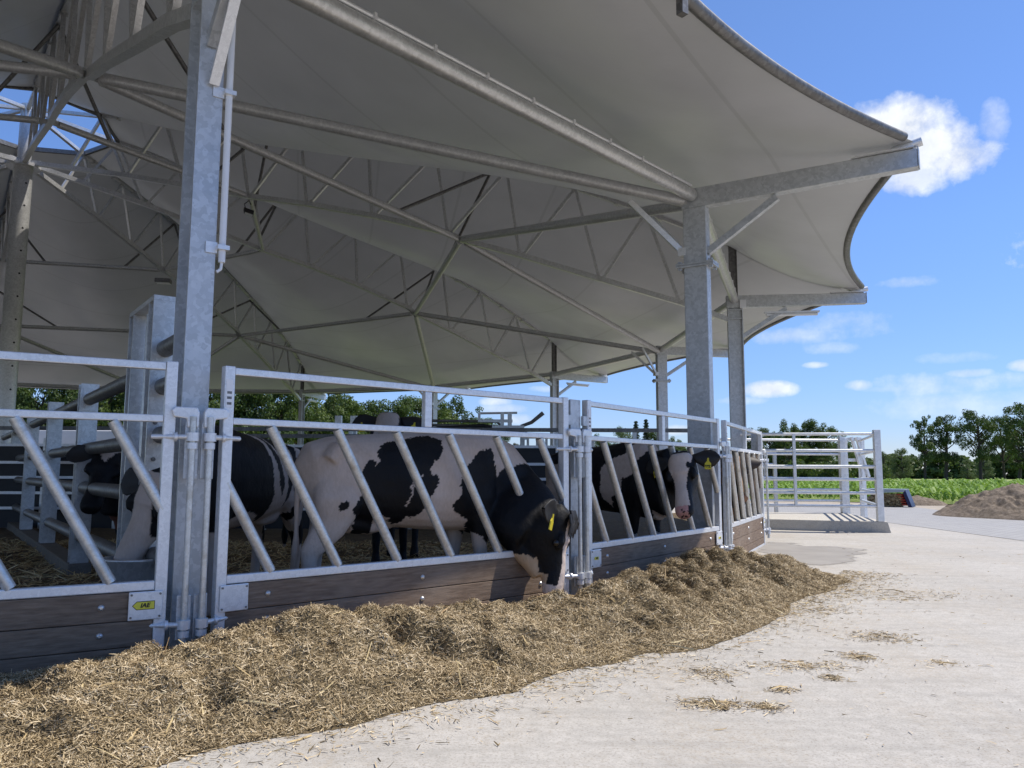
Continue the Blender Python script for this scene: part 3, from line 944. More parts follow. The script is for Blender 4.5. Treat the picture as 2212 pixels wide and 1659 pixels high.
so = strands('straw_stalks', gp.reshape(-1, 3)[ii2] + V(0, 0, .012), nm.reshape(-1, 3)[ii2], .06, .30, .006, .014, M['straw_strand'], .15, heap, 4)
tag(so, kind='stuff')

# crumbs and straw scattered over the yard
spots = []
def scatter(n, fx, fy, sx, sy):
    x = g.normal(fx, sx, n); y = g.normal(fy, sy, n); spots.append(np.stack([x, y], 1))
# thin spill along the foot of the heap
kq = g.uniform(-.6, 1.05, 16000); rq = 1.8 + np.abs(g.normal(0, .42, 16000))
aq = PH + kq * ST
spots.append(np.stack([CX + (RG + rq) * np.cos(aq), CY + (RG + rq) * np.sin(aq)], 1))
for (x, y, n_, sx, sy) in ((1.39, 5.54, 520, 0.11, 0.07), (1.72, 5.5, 220, 0.06, 0.05), (3.57, 7.77, 420, 0.18, 0.16), (2.97, 6.95, 260, 0.09, 0.09), (1.6, 6.37, 300, 0.13, 0.13), (2.37, 6.62, 420, 0.25, 0.10), (2.47, 6.26, 140, 0.05, 0.05), (1.97, 5.91, 120, 0.05, 0.04), (5.26, 10.49, 520, 0.48, 0.30), (3.58, 9.29, 240, 0.24, 0.2), (4.82, 10.07, 90, 0.19, 0.1), (3.57, 6.76, 90, 0.09, 0.07), (7.58, 20.94, 300, 0.8, 0.2)):
    scatter(n_, x, y, sx, sy)
spots.append(np.stack([g.uniform(-2, 10, 1700), g.uniform(2, 17, 1700)], 1))
sp = np.concatenate(spots)
inside = np.hypot(sp[:, 0] - CX, sp[:, 1] - CY) < RG + 1.6
sp = sp[~inside & (sp[:, 0] < 11.9)]
z = np.full(len(sp), .004)
so = strands('loose_straw', np.c_[sp, z], np.tile(V(0, 0, 1), (len(sp), 1)), .012, .085, .003, .009, M['silage_strand'], .06, None, 6)
tag(so, 'thin scatter of straw and silage crumbs on the pale yard', 'loose straw', kind='stuff')
sp2 = sp[g.choice(len(sp), 240)]
so = strands('long_straw', np.c_[sp2, np.full(len(sp2), .006)], np.tile(V(0, 0, 1), (len(sp2), 1)), .06, .26, .006, .014, M['straw_strand'], .05, None, 8)
tag(so, 'long bright straw stalks lying on the yard', 'loose straw', kind='stuff')
# straw on the bedding near the camera
bx = np.stack([g.uniform(-11, 4, 26000), g.uniform(6, 17, 26000)], 1)
d = np.hypot(bx[:, 0] - CX, bx[:, 1] - CY); bx = bx[d < 23.2]
px = np.clip(((bx[:, 0] - CX + 23.6) / 47.2 * (n - 1)).round().astype(int), 0, n - 1); py = np.clip(((bx[:, 1] - CY + 23.6) / 47.2 * (n - 1)).round().astype(int), 0, n - 1)
so = strands('bedding_straw', np.c_[bx, hz.reshape(n, n)[px, py] + .01], np.tile(V(0, 0, 1), (len(bx), 1)), .06, .34, .008, .022, M['straw_strand'], .30, bed, 9)
tag(so, kind='stuff')

# ------------------------------------------------------------------ divider from the near column to the centre
pA = ring(0, 0); 
dv = thing('divider_fence', 'heavy pipe divider on H posts running from the near column towards the mast', 'fence', (CX, CY, 0), PH)
def h_post(name, r, z0, z1, w=.24, parent=None):
    q = MB(); i_section(q, r, z0, z1, w, w, .025)
    return q.build(name, M['galv'], parent or dv)
for r in (17.58, 13.68, 9.6, 5.4):
    p = h_post('post', r, .05, 2.84)
    for z in (2.61, 1.88, 1.32, .62):
        s = MB(); s.box((r + .122, -.09, z - .17), (r + .137, .09, z + .17))
        s.tube((r + .137, .05, z + .12), (r + .15, .05, z + .12), .02, 6); s.tube((r + .137, -.05, z - .12), (r + .15, -.05, z - .12), .02, 6); s.build('pipe_bracket', M['galv'], p)
rs = [21.26, 17.58, 13.68, 9.6, 5.4, .4]
for a, b in zip(rs[:-1], rs[1:]):
    for z in (2.61, 1.88, 1.32, .62):
        q = MB(); q.tube((a - .12, 0, z), (b + .14, 0, z), .088, 16); q.build('pipe', M['dark_steel'], dv)
for z in (2.78, 2.40, 1.92, .75):
    q = MB(); q.tube((22.36, 0, z), (RC - .2, 0, z), .085, 16); q.build('pipe', M['dark_steel'], dv)
fr = MB(); 
for r in (21.26, 22.24): i_section(fr, r, .05, 3.27, .26, .24, .03)
fr.box((21.14, -.13, 3.272), (22.36, .13, 3.32))
fp = fr.build('portal_frame', M['galv'], dv)
for x in (21.6, 21.9):
    q = MB(); q.tube((x, 0, 3.25), (x, 0, .3), .045, 10); q.build('slide_rod', M['galv'], fp)
for z in np.arange(.6, 3.0, .36):
    q = MB(); q.tube((22.365, -.06, z), (22.378, -.06, z), .022, 8); q.build('frame_bolt', M['dark_steel'], fp)
kb = MB(); kb.box((4.0, -.15, 0), (17.8, .15, .24)); kb.build('kerb', M['kerb'], dv, .02)

tr = thing('water_trough', 'round galvanised drinking trough behind the left feed gate, a cow drinking from it', 'trough', (-3.56, 7.66, .05))
q = MB(); pts = []
no = 32
prof = [(.31, .0), (.31, .66), (.325, .68), (.325, .70), (.29, .70), (.285, .10), (0.001, .09)]
vs = [(r * math.cos(2 * PI * i / no), r * math.sin(2 * PI * i / no), z) for r, z in prof for i in range(no)]
fs = [(j * no + i, j * no + (i + 1) % no, (j + 1) * no + (i + 1) % no, (j + 1) * no + i) for j in range(len(prof) - 1) for i in range(no)]
q.add(vs, fs, True); q.build('bowl', M['galv'], tr)
q = MB(); q.add([(.286 * math.cos(2 * PI * i / no), .286 * math.sin(2 * PI * i / no), .5) for i in range(no)], [tuple(range(no))])
wm, WN, wb, wo_ = mat('dark water'); wb.inputs['Base Color'].default_value = (.01, .012, .012, 1); wb.inputs['Roughness'].default_value = .05
q.build('water', wm, tr)

# ------------------------------------------------------------------ handling race with black panels in the middle of the barn
Y0 = 20.5
hw = thing('handling_race', 'race wall of black rubber panels between galvanised rails in the middle of the barn', 'cattle race', (-6.2, Y0, 0))
ox = -6.2
for i, x in enumerate(np.arange(-14.0, 1.3, 1.9)):
    q = MB(); q.box((x - ox - .06, -.07, 0), (x - ox + .06, .07, 2.40)); q.build('post', M['galv'], hw)
for z in (2.22, 1.77, 1.385, .99, .60):
    q = MB(); q.box((-14.2 - ox, -.085, z - .035), (1.25 - ox, -.072, z + .035)); q.build('rail', M['gate'], hw)
q = MB(); q.box((-14.2 - ox, -.04, .1), (1.25 - ox, .0, 2.2)); q.build('panel', M['rubber'], hw)
for z, x0, x1 in ((2.66, -14.2, 4.6), (2.48, -9.0, -3.6)):
    q = MB(); q.box((x0 - ox, -.05, z - .05), (x1 - ox, .05, z + .05)); q.build('top_rail', M['dark_steel'], hw)
for x in (-9.0, -7.6, -6.1, -4.2, -1.9, 0.35, 1.2, 3.2):
    q = MB(); q.box((x - ox - .05, -.04, 2.405 if x < 1.3 else 0), (x - ox + .05, .04, 2.605)); q.build('upper_post', M['galv'], hw)

cr = thing('cattle_crush', 'galvanised cattle crush with levers and an adjusting bar on top, behind the grazing cow', 'cattle crush', (-.6, 22.3, 0))
for x in (-1.9, -.9, .25, .9):
    for y in (-.45, .45):
        q = MB(); q.box((x - .06, y - .06, 0), (x + .06, y + .06, 2.55)); q.build('post', M['galv'], cr)
for y in (-.45, .45):
    for z in (2.62, 2.2, 1.6, 1.0):
        q = MB(); q.box((-2.4, y - .045, z - .05), (.96, y + .045, z + .05)); q.build('side_rail', M['gate'], cr)
q = MB(); q.path([(-2.1, -.3, 2.72), (-.2, -.3, 2.86), (.05, -.3, 2.78)], .055, 8); q.build('squeeze_arm', M['black'], cr)
q = MB(); q.box((.05, -.4, 2.68), (.95, -.2, 2.86)); q.box((-.35, -.36, 2.95), (.62, -.24, 3.03)); q.box((.28, -.34, 2.86), (.38, -.26, 3.24)); q.box((-.35, -.34, 3.0), (-.28, -.26, 3.22)); q.box((.48, -.34, 2.86), (.60, -.26, 3.22)); q.build('head_mechanism', M['galv'], cr)
q = MB(); q.path([(-.33, -.3, 3.2), (.75, -.3, 3.22)], .035, 6); q.build('adjusting_bar', M['gate'], cr)
q = MB(); q.path([(.85, -.3, 2.84), (1.15, -.3, 2.95), (1.48, -.3, 3.22)], [.045, .05, .06], 8); q.build('lever', M['dark_steel'], cr)
q = MB(); q.path([(2.2, -.3, 2.3), (2.1, -.3, 2.75), (2.05, -.3, 3.0)], .045, 8); q.build('lever', M['dark_steel'], cr)
for x in np.arange(1.05, 3.0, .26):
    q = MB(); q.box((x - .035, -.3, 1.035), (x + .035, -.24, 2.495)); q.build('head_bar', M['galv'], cr)
q = MB()
q.box((.96, -.32, 2.5), (3.0, -.22, 2.58)); q.box((.96, -.32, .95), (3.0, -.22, 1.03))
q.build('head_frame', M['galv'], cr)
sg = thing('sorting_gate_post', 'twin galvanised gate posts with a swing rail rising behind the grazing cow', 'gate post', (-4.75, 22.5, 0))
for x in (-.22, .22):
    q = MB(); q.box((x - .09, -.08, 0), (x + .09, .08, 3.15)); q.build('post', M['galv'], sg)
for dz in (0, .13):
    q = MB(); q.path([(.3, 0, 3.05 - dz), (4.3, 0, 3.0 - dz), (4.5, 0, 2.85 - dz)], .04, 8); q.build('swing_rail', M['dark_steel'], sg)

# low rails of the far pens seen between the right hand columns
ff = thing('pen_fence', 'thin galvanised pen rails in the distance behind the black cow facing the camera', 'fence', (4.5, 30.0, 0))
for z in (2.35, 1.9, 1.4, .9):
    q = MB(); q.tube((-3.5, 0, z), (5.5, 0, z), .04, 8); q.build('rail', M['gate'], ff)
for x in (-3.5, -1.2, 1.2, 3.4, 5.5):
    q = MB(); q.box((x - .06, -.06, 0), (x + .06, .06, 2.45)); q.build('post', M['galv'], ff)

# ------------------------------------------------------------------ concrete pad with the pale yard gates
pad = mesh_obj('concrete_pad', [(6.2, 22.6, -.01), (10.07, 21.1, -.01), (10.86, 25.7, -.01), (6.3, 26.2, -.01), (6.2, 22.6, .29), (10.0, 21.13, .29), (10.8, 25.68, .29), (6.3, 26.2, .29)],
               [(4, 5, 6, 7), (0, 1, 5, 4), (1, 2, 6, 5), (2, 3, 7, 6), (3, 0, 4, 7)], M['pad'], None, False, .02)
tag(pad, 'raised cast concrete pad under the white yard gates', 'concrete pad')
def yard_gate(name, label, a, b, zs, posts, group, n_up=(.42,), pad_z=.29, post_w=.17, top=2.74):
    a = V(*a, 0); b = V(*b, 0); d = b - a; ln = float(np.linalg.norm(d)); an = math.atan2(d[1], d[0])
    g = thing(name, label, 'gate', (a[0], a[1], pad_z), an, group)
    for z in zs:
        q = MB(); q.tube((.02, 0, z - pad_z), (ln - .02, 0, z - pad_z), .040, 12); q.build('rail', M['white_gate'], g)
    for f in n_up:
        q = MB(); q.box((ln * f - .035, -.05, zs[-1] - pad_z), (ln * f + .035, .05, zs[0] - pad_z)); q.build('upright', M['white_gate'], g)
    for f in posts:
        q = MB(); q.box((ln * f - post_w / 2, -post_w / 2, 0), (ln * f + post_w / 2, post_w / 2, top - pad_z)); q.build('post', M['white_gate'], g, .01)
    return g
ZS = (2.63, 2.18, 1.75, 1.40, 1.04, .69)
G2N = 'pale galvanised yard gates on the concrete pad'
yard_gate('yard_gate', 'white yard gate nearest the camera, ending in a thick post at the pad corner', (6.3, 21.75), (9.87, 21.27), ZS, (1.0,), G2N, (.40,))
yard_gate('yard_gate', 'white tubular yard gate along the back of the concrete pad', (6.5, 25.25), (10.68, 25.5), ZS, (0.0, 1.0), G2N, (.36,))
yard_gate('yard_gate', 'white yard gate swung back from the corner post, casting barred shade on the pad', (9.95, 21.42), (11.45, 25.9), ZS, (1.0,), G2N, (), .05, .13)
hd = thing('drop_gate', 'narrow white frame with two slanting bars at the back right of the yard gates', 'gate frame', (10.98, 25.85, 0), .28)
for x in (-.05, .62):
    q = MB(); q.box((x - .06, -.06, 0), (x + .06, .06, 2.72)); q.build('post', M['white_gate'], hd, .008)
for z in (2.68, 2.0):
    q = MB(); q.box((.012, -.045, z - .05), (.558, .045, z + .05)); q.build('cross_rail', M['white_gate'], hd)
for x in (.12, .32):
    q = MB(); q.bar((x, -.12, 2.75), (x + .42, -.12, 1.45), .08, .08, (0, 1, 0)); q.build('slanting_bar', M['white_gate'], hd)
q = MB()
for i in range(14): q.tube((.42, -.16, 1.9 - i * .05), (.42 + .008 * (-1) ** i, -.16, 1.86 - i * .05), .016, 6)
q.build('chain', M['galv'], hd)

# ------------------------------------------------------------------ sweeper with red bristles and straw
sw = thing('yard_sweeper', 'blue tractor sweeper box with red bristles lying by the paved road, packed with straw', 'sweeper', (17.95, 37.6, 0), math.atan2(-1.22, 1.51))
m_blue = plain('blue paint', (.008, .016, .075), .35, .1, .1); m_red = plain('red bristles', (.42, .045, .02), .6, 0, .25, 30); m_grey = plain('grey hood paint', (.36, .42, .46), .4, .1, .08)
q = MB(); q.prism([(-.95, .62), (.70, .70), (.78, .84), (-.95, .84)], (0, .35, 0), (1, 0, 0), (0, 0, 1), -.8 * -1); q.build('hood', m_grey, sw, .02)
q = MB(); q.prism([(-.95, .05), (.95, .05), (.68, .62), (-.95, .60)], (0, .36, 0), (1, 0, 0), (0, 0, 1), -.05); q.build('back_plate', m_blue, sw)
q = MB(); q.prism([(.86, .02), (1.02, .02), (.76, .80), (.62, .80)], (0, .36, 0), (1, 0, 0), (0, 0, 1), .75); q.build('end_plate', m_blue, sw, .01)
for j in range(5):
    q = MB()
    for i in range(7):
        z = .08 + j * .115; x = .70 - j * .05 + .03 * (i % 2)
        q.bar((x + .12, -.36 + i * .10, z + .02), (x - .10, -.36 + i * .10 + .01, z + .05), .085, .045)
    q.build('bristle_row', m_red, sw)
g2_ = np.random.default_rng(12)
nb = 3200
bp = np.stack([g2_.uniform(-.95, .55, nb), g2_.uniform(-.45, .25, nb), g2_.uniform(.02, 1, nb)], 1)
bp[:, 2] = bp[:, 2] * (.60 - .25 * np.abs(bp[:, 0] / 1.0) ** 3)
q = MB(); q.box((-.9, -.34, .02), (.5, .2, .50)); stb = q.build('straw_clump', M['bedding'], sw, .1)
so = strands('straw', bp, np.tile(V(0, -.9, .43), (nb, 1)), .05, .22, .012, .03, M['straw_strand'], .5, stb, 13); tag(so, kind='stuff')

# ------------------------------------------------------------------ heap of sandy soil
def mound(name, label, cx, cy, rx, ry, h, seed, nn=150, lump=.13):
    xs = np.linspace(-1.15, 1.15, nn); X, Y = np.meshgrid(xs, xs, indexing='ij')
    p = np.stack([X.ravel() * rx, Y.ravel() * ry, np.zeros(nn * nn)], 1)
    q = np.hypot(X.ravel(), Y.ravel()) + .10 * vnoise(p, .45, seed)
    z = h * np.clip(1 - q, 0, 1) ** .9
    z = np.minimum(z, h * .86 + .05 * z)
    e = np.clip(z / (.2 * h), 0, 1)
    z = z + e * (lump * fbm(p, 1.4, seed + 3, 3) + lump * .9 * np.abs(vnoise(p, 3.2, seed + 7)) + lump * .5 * np.abs(vnoise(p, 7.0, seed + 8)))
    z = np.where(np.clip(1 - q, 0, 1) <= 0, -.08, z - .015)
    idx = np.arange(nn * nn).reshape(nn, nn)
    f = np.stack([idx[:-1, :-1], idx[1:, :-1], idx[1:, 1:], idx[:-1, 1:]], -1).reshape(-1, 4)
    f = f[(z[f].max(1) > -.05)]
    o = mesh_obj(name, np.c_[p[:, :2], z], [tuple(map(int, a)) for a in f], M['sand'], None, True, 0, (cx, cy, 0))
    return tag(o, label, 'soil heap')
mound('soil_heap', 'large heap of sandy soil beside the paved road at the right edge', 22.6, 29.6, 6.6, 5.0, 2.0, 5, 300)
mound('soil_heap', 'small low soil heap at the edge of the maize field by the sweeper', 20.6, 40.3, 1.5, 1.0, .55, 15, 60, .06)
mound('soil_heap', 'small grey soil heap seen through the white yard gates', 8.6, 47.5, 1.0, .9, .62, 25, 60, .05)
# ------------------------------------------------------------------ cattle
BLACK = np.array([.0045, .0045, .0055]); WHITE = np.array([.56, .455, .38]); PINK = np.array([.50, .27, .24]); DBROWN = np.array([.030, .018, .012]); TAN = np.array([.42, .30, .19])

def loft(mb, secs, lat0=(0, 1, 0), n=22, ex=2.35):
    """secs: (centre, half width, half height); one closed skin along the path"""
    C = [V(*s[0]) for s in secs]; lat = V(*lat0); rings = []
    for i, (c, hw, hh) in enumerate(secs):
        t = C[min(i + 1, len(C) - 1)] - C[max(i - 1, 0)]; t /= np.linalg.norm(t)
        lat = lat - t * np.dot(lat, t); lat /= np.linalg.norm(lat); up = np.cross(t, lat)
        rg = []
        for k in range(n):
            a = 2 * PI * k / n; ca, sa = math.cos(a), math.sin(a)
            rg.append(C[i] + lat * hw * np.sign(ca) * abs(ca) ** (2 / ex) + up * hh * np.sign(sa) * abs(sa) ** (2 / ex))
        rings.append(rg)
    vs = [q for r_ in rings for q in r_]
    fs = [(i * n + k, i * n + (k + 1) % n, (i + 1) * n + (k + 1) % n, (i + 1) * n + k) for i in range(len(C) - 1) for k in range(n)]
    fs += [tuple(range(n))[::-1], tuple(range((len(C) - 1) * n, len(C) * n))]
    mb.add(vs, fs, True)

def fuse(name, mb, voxel, parent):
    smooth = int(min(26, 8 * (.024 / voxel) ** 2))
    """weld overlapping skins into one continuous body"""
    me = bpy.data.meshes.new('skin'); me.from_pydata((np.array(mb.v) * U).tolist(), [], mb.f); me.update()
    o = bpy.data.objects.new('skin', me); COL.objects.link(o)
    r = o.modifiers.new('r', 'REMESH'); r.mode = 'VOXEL'; r.voxel_size = voxel * U; r.use_smooth_shade = True
    s = o.modifiers.new('s', 'SMOOTH'); s.factor = .5; s.iterations = smooth
    dg = bpy.context.evaluated_depsgraph_get()
    m2 = bpy.data.meshes.new_from_object(o.evaluated_get(dg)); m2.name = name
    bpy.data.objects.remove(o); bpy.data.meshes.remove(me)
    b = bpy.data.objects.new(name, m2); COL.objects.link(b); b.parent = parent
    m2.polygons.foreach_set('use_smooth', np.ones(len(m2.polygons), bool))
    m2.materials.clear(); m2.materials.append(M['coat'])
    return b
def coords(o):
    v = np.empty(len(o.data.vertices) * 3, np.float32); o.data.vertices.foreach_get('co', v)
    return v.reshape(-1, 3).astype(float) / U
def paint(o, col):
    a = o.data.attributes.new('coat', 'FLOAT_COLOR', 'POINT')
    a.data.foreach_set('color', np.c_[col, np.ones(len(col))].astype(np.float32).ravel())

BODY = [(.0, 1.38, .12, .20), (.10, 1.42, .26, .38), (.28, 1.42, .35, .45), (.6, 1.425, .38, .475), (1.0, 1.41, .43, .515), (1.4, 1.40, .45, .55), (1.75, 1.42, .42, .585), (2.05, 1.41, .36, .60), (2.28, 1.36, .29, .56)]
def make_cow(label, loc, heading, neck, poll, axis, face, color, name='dairy_cow', voxel=.024, hscale=1.0, ears=None, tags=(True, True), ear_mat='ear_black', legs=True, seed=0, zs=1.0, tag_txt=None, ear_droop=.15, deep=1.0, throat=None):
    """loc: point under the rump; heading: direction of travel; neck: sections in the cow frame; poll / axis / face: head pose in the cow frame"""
    an = math.atan2(heading[1], heading[0])
    root = thing(name, label, 'cow', (loc[0], loc[1], .07), an, 'black and white dairy cattle in the barn')
    mb = MB()
    body = [((x, 0, z * zs), hw, hh * zs) for x, z, hw, hh in BODY] + [((a, b, c), d, e) for a, b, c, d, e in neck]
    loft(mb, body)
    # hip bones, thighs, shoulders
    for s in (-1, 1):
        loft(mb, [((.42, s * .17, 1.78 * zs), .10, .05), ((.30, s * .24, 1.72 * zs), .12, .09), ((.2, s * .26, 1.6 * zs), .12, .09)])
        # hind leg: thigh, hock pointing back, near vertical shank, hoof
        dx = .10 * s * (1 if seed % 2 else -1)
        loft(mb, [((.36, s * .17, 1.55 * zs), .12, .22), ((.36 + dx * .3, s * .25, 1.18), .16, .27), ((.30 + dx * .6, s * .24, .92), .115, .17), ((.14 + dx, s * .22, .66), .075, .10), ((.15 + dx, s * .22, .50), .062, .075), ((.19 + dx, s * .22, .22), .058, .062), ((.22 + dx, s * .22, .12), .075, .085), ((.25 + dx, s * .22, .0), .085, .12)], (0, 1, 0), 14)
        loft(mb, [((1.98, s * .22, 1.55 * zs), .13, .22), ((1.99, s * .25, 1.2), .13, .22), ((1.98 - dx * .4, s * .23, .92), .095, .125), ((1.98 - dx * .6, s * .20, .66), .078, .088), ((1.98 - dx * .8, s * .20, .54), .07, .078), ((1.97 - dx, s * .20, .24), .055, .06), ((1.98 - dx, s * .20, .12), .075, .08), ((2.0 - dx, s * .20, .0), .085, .11)], (0, 1, 0), 14)
    loft(mb, [((2.0, 0, .95), .20, .16), ((2.25, 0, .92), .16, .17), ((2.38, 0, 1.05), .10, .15)])          # brisket
    loft(mb, [((.5, 0, .98), .20, .14), ((.75, 0, .92), .16, .10), ((1.0, 0, .92), .10, .05)])               # udder fold
    # head
    P = V(*poll); d = V(*axis); d /= np.linalg.norm(d); f = V(*face); f = f - d * np.dot(f, d); f /= np.linalg.norm(f)
    l = np.cross(f, d)
    HL = .95 * hscale
    HS = [(-.05, .12, .10, .0), (.03, .19, .16, .0), (.14, .215, .205, .0), (.27, .215, .262, .0), (.40, .185, .235, .015), (.54, .145, .172, .015), (.68, .126, .128, .0), (.82, .138, .112, -.005), (.93, .138, .104, -.01), (1.0, .10, .075, -.02)]
    hs = []
    for t, hw, hh, off in HS:
        hh *= deep if t > .05 else 1
        c = P + d * t * HL - f * (hh - .17 + off) * hscale
        hs.append((tuple(c), hw * hscale, hh * hscale))
    loft(mb, hs, tuple(l), 20, 2.3)
    for s in (-1, 1):                      # brow and nostril swells
        c = P + d * .33 * HL + l * s * .185 * hscale + f * .085 * hscale
        loft(mb, [(tuple(c - d * .09), .03, .03), (tuple(c), .055, .06), (tuple(c + d * .09), .03, .03)], tuple(l), 10)
    if throat:
        loft(mb, [(to_l, a_, b_) for to_l, a_, b_ in throat], (0, 1, 0), 14)
    # tail
    loft(mb, [((.10, 0, 1.74 * zs), .05, .05), ((.0, .0, 1.62 * zs), .05, .05), ((-.03, .0, 1.3), .035, .035), ((-.02, .02, .9), .03, .03), ((-.02, .02, .65), .05, .045), ((-.02, .02, .5), .02, .02)], (0, 1, 0), 10)
    b = fuse('body', mb, voxel, root)
    v = coords(b)
    q = v - P
    ht, hl, hf = q @ d / HL, q @ l, q @ f
    ishead = (ht > -.02) & (ht < 1.1) & (np.abs(hl) < .34 * hscale) & (hf < .32) & (hf > -.55)
    nz_ = np.stack([vnoise(v, 7, seed + 1), vnoise(v, 7, seed + 2), vnoise(v, 7, seed + 5)], 1) * .020 + np.stack([vnoise(v, 26, seed + 3), vnoise(v, 26, seed + 4), vnoise(v, 26, seed + 6)], 1) * .013 + np.stack([vnoise(v, 55, seed + 7), vnoise(v, 55, seed + 8), vnoise(v, 55, seed + 9)], 1) * .012
    paint(b, color(v + nz_, ht, hl, hf, ishead, nz_))
    for s in (-1, 1):
        e = MB(); c = P + d * .345 * HL + l * s * .205 * hscale + f * .045 * hscale
        no = 12
        vs = [c + .043 * (V(*p)) for p in [(math.sin(a) * math.cos(bb), math.sin(a) * math.sin(bb), math.cos(a)) for a in np.linspace(.05, PI - .05, 7) for bb in np.linspace(0, 2 * PI, no, endpoint=False)]]
        e.add(vs, [(i * no + j, i * no + (j + 1) % no, (i + 1) * no + (j + 1) % no, (i + 1) * no + j) for i in range(6) for j in range(no)], True)
        e.build('eye', M['eye'], root)
        # ear: a cupped leaf pointing sideways
        base = P + d * (.035 if ear_droop < .3 else .06) * HL + l * s * .17 * hscale - f * .02
        od = l * s * .93 + d * ear_droop - f * .12; od /= np.linalg.norm(od)
        wd = d - od * np.dot(d, od); wd /= np.linalg.norm(wd); nf = np.cross(od, wd)
        E_ = []
        ne = 12; prof = [(0, .055), (.08, .085), (.18, .135), (.28, .145), (.36, .11), (.42, .05), (.44, .008)]
        vs = []
        for (x, w) in prof:
            for k in range(ne):
                a = 2 * PI * k / ne
                cup = .05 * (math.cos(a) ** 2) * (w / .14)
                p = base + od * x * hscale * .92 + wd * w * math.cos(a) * hscale + nf * (math.sin(a) * .022 + cup - .02) * hscale
                vs.append(p)
        em = MB(); em.add(vs, [(i * ne + k, i * ne + (k + 1) % ne, (i + 1) * ne + (k + 1) % ne, (i + 1) * ne + k) for i in range(len(prof) - 1) for k in range(ne)] + [tuple(range(ne))[::-1]], True)
        eo = em.build('ear', M[ear_mat], root)
        if tags[0 if s < 0 else 1]:
            tcn = base + od * .24 * hscale + wd * .06 * hscale + f * .055
            hx, hy = od, wd
            tp = [(-.045, .135), (.045, .135), (.045, .045), (.016, .01), (.010, -.04), (-.010, -.04), (-.016, .01), (-.045, .045)]
            tm = MB(); tm.prism(tp, tcn, hx * s, hy, .012 * 1.0)
            to = tm.build('ear_tag', M['yellow'], eo)
            nrm = np.cross(hx * s, hy); sg_ = 1 if np.dot(nrm, f) > 0 else -1
            if tag_txt:
                text_obj('tag_number', tag_txt, .054, M['black'], to, tuple(tcn + hy * .095 + nrm * (.016 if sg_ > 0 else -.004)), tuple(hx * s * sg_), tuple(-hy))
    return root

# helper for the head colouring: blaze / muzzle
def muzzle(c, ht, hl, hf, ishead, start=.86, col=PINK):
    m = ishead & (ht > start)
    c[m] = col
    return c

# ---- the cow eating through the gate
P1 = [(0.69, 1.79), (0.74, 1.84), (0.88, 1.89), (1.0, 1.9), (1.18, 1.94), (1.37, 1.96), (1.48, 1.91), (1.47, 1.82), (1.4, 1.71), (1.32, 1.64), (1.29, 1.58), (1.31, 1.52), (1.38, 1.55), (1.4, 1.5), (1.36, 1.41), (1.32, 1.3), (1.27, 1.21), (1.21, 1.12), (1.14, 1.09), (1.06, 1.1), (1.02, 1.03), (0.94, 0.99), (0.86, 1.1), (0.72, 1.11), (0.73, 0.9), (0.53, 0.9), (0.51, 1.11), (0.44, 1.15), (0.44, 1.21), (0.53, 1.31), (0.61, 1.41), (0.57, 1.46), (0.52, 1.51), (0.52, 1.55), (0.57, 1.65), (0.62, 1.69), (0.67, 1.67), (0.66, 1.61), (0.71, 1.7)]
P2 = [(1.59, 1.16), (1.61, 1.25), (1.69, 1.35), (1.66, 1.41), (1.66, 1.5), (1.71, 1.58), (1.85, 1.72), (1.95, 1.81), (2.1, 1.84), (2.15, 1.74), (2.18, 1.63), (2.2, 1.51), (2.24, 1.58), (2.36, 1.63), (2.6, 1.66), (3.6, 1.7), (3.6, .2), (2.5, .2), (2.25, .62), (2.0, .84), (1.84, .95), (1.84, 1.02), (1.64, 1.11)]
SQ = [(1.19, 1.55), (1.12, 1.51), (1.065, 1.41), (1.07, 1.32), (1.015, 1.21), (1.03, 1.20), (1.09, 1.31), (1.09, 1.40), (1.135, 1.48), (1.19, 1.53)]
SP = [(.34, 1.28), (.38, 1.26), (.37, 1.18), (.31, 1.17), (.28, 1.22)]
def col_main(v, ht, hl, hf, ih, nz_):
    x, z = v[:, 0], v[:, 2] + .07
    c = np.tile(WHITE, (len(v), 1))
    blk = in_poly(x, z, P1) & ~in_poly(x, z, SQ) | in_poly(x, z, P2) | in_poly(x, z, SP)
    blk |= (x > 2.34) & (z < 1.64)
    c[blk] = BLACK
    # white throat running down to the lips, white blaze on the front of the face
    j = ih & (hf < -.135 + .16 * (ht - .5) + .03 * vnoise(v, 9, 67)) & (v[:, 2] < .56 + .05 * vnoise(v, 6, 66)) & (ht < .88)
    j |= ih & (ht > .72) & (ht < .9) & (hf < .0)
    c[j] = TAN * 1.25
    neckw = (x > 2.5) & ~ih & (v[:, 2] < .50 + .05 * vnoise(v, 6, 66)) & (v[:, 2] > .1)
    c[neckw] = TAN * 1.15
    bl = ih & (np.abs(hl) < .095 + .02 * np.sin(ht * 9)) & (hf > .02) & (ht > .06)
    bl |= ih & (ht > .83) & (hf > -.06)
    c[bl] = WHITE * 1.15
    return muzzle(c, ht, hl, hf, ih, .93, PINK)
hx, hy = .848, .53
def to_local(o, hd, p):
    a = math.atan2(hd[1], hd[0]); dx, dy = p[0] - o[0], p[1] - o[1]
    return (dx * math.cos(a) + dy * math.sin(a), -dx * math.sin(a) + dy * math.cos(a), p[2] - .07)
def dir_local(hd, d):
    a = math.atan2(hd[1], hd[0])
    return (d[0] * math.cos(a) + d[1] * math.sin(a), -d[0] * math.sin(a) + d[1] * math.cos(a), d[2])
O1, H1 = (-2.20, 8.24), (hx, hy)
pol = to_local(O1, H1, (.555, 9.0, 1.11)); ax = dir_local(H1, (-.15, -.03, -.83)); fc = dir_local(H1, (1.0, -.24, 0))
n1 = to_local(O1, H1, (-.06, 9.42, 1.22)); n2 = to_local(O1, H1, (.15, 9.2, 1.08)); n3 = to_local(O1, H1, (.33, 9.05, .93))
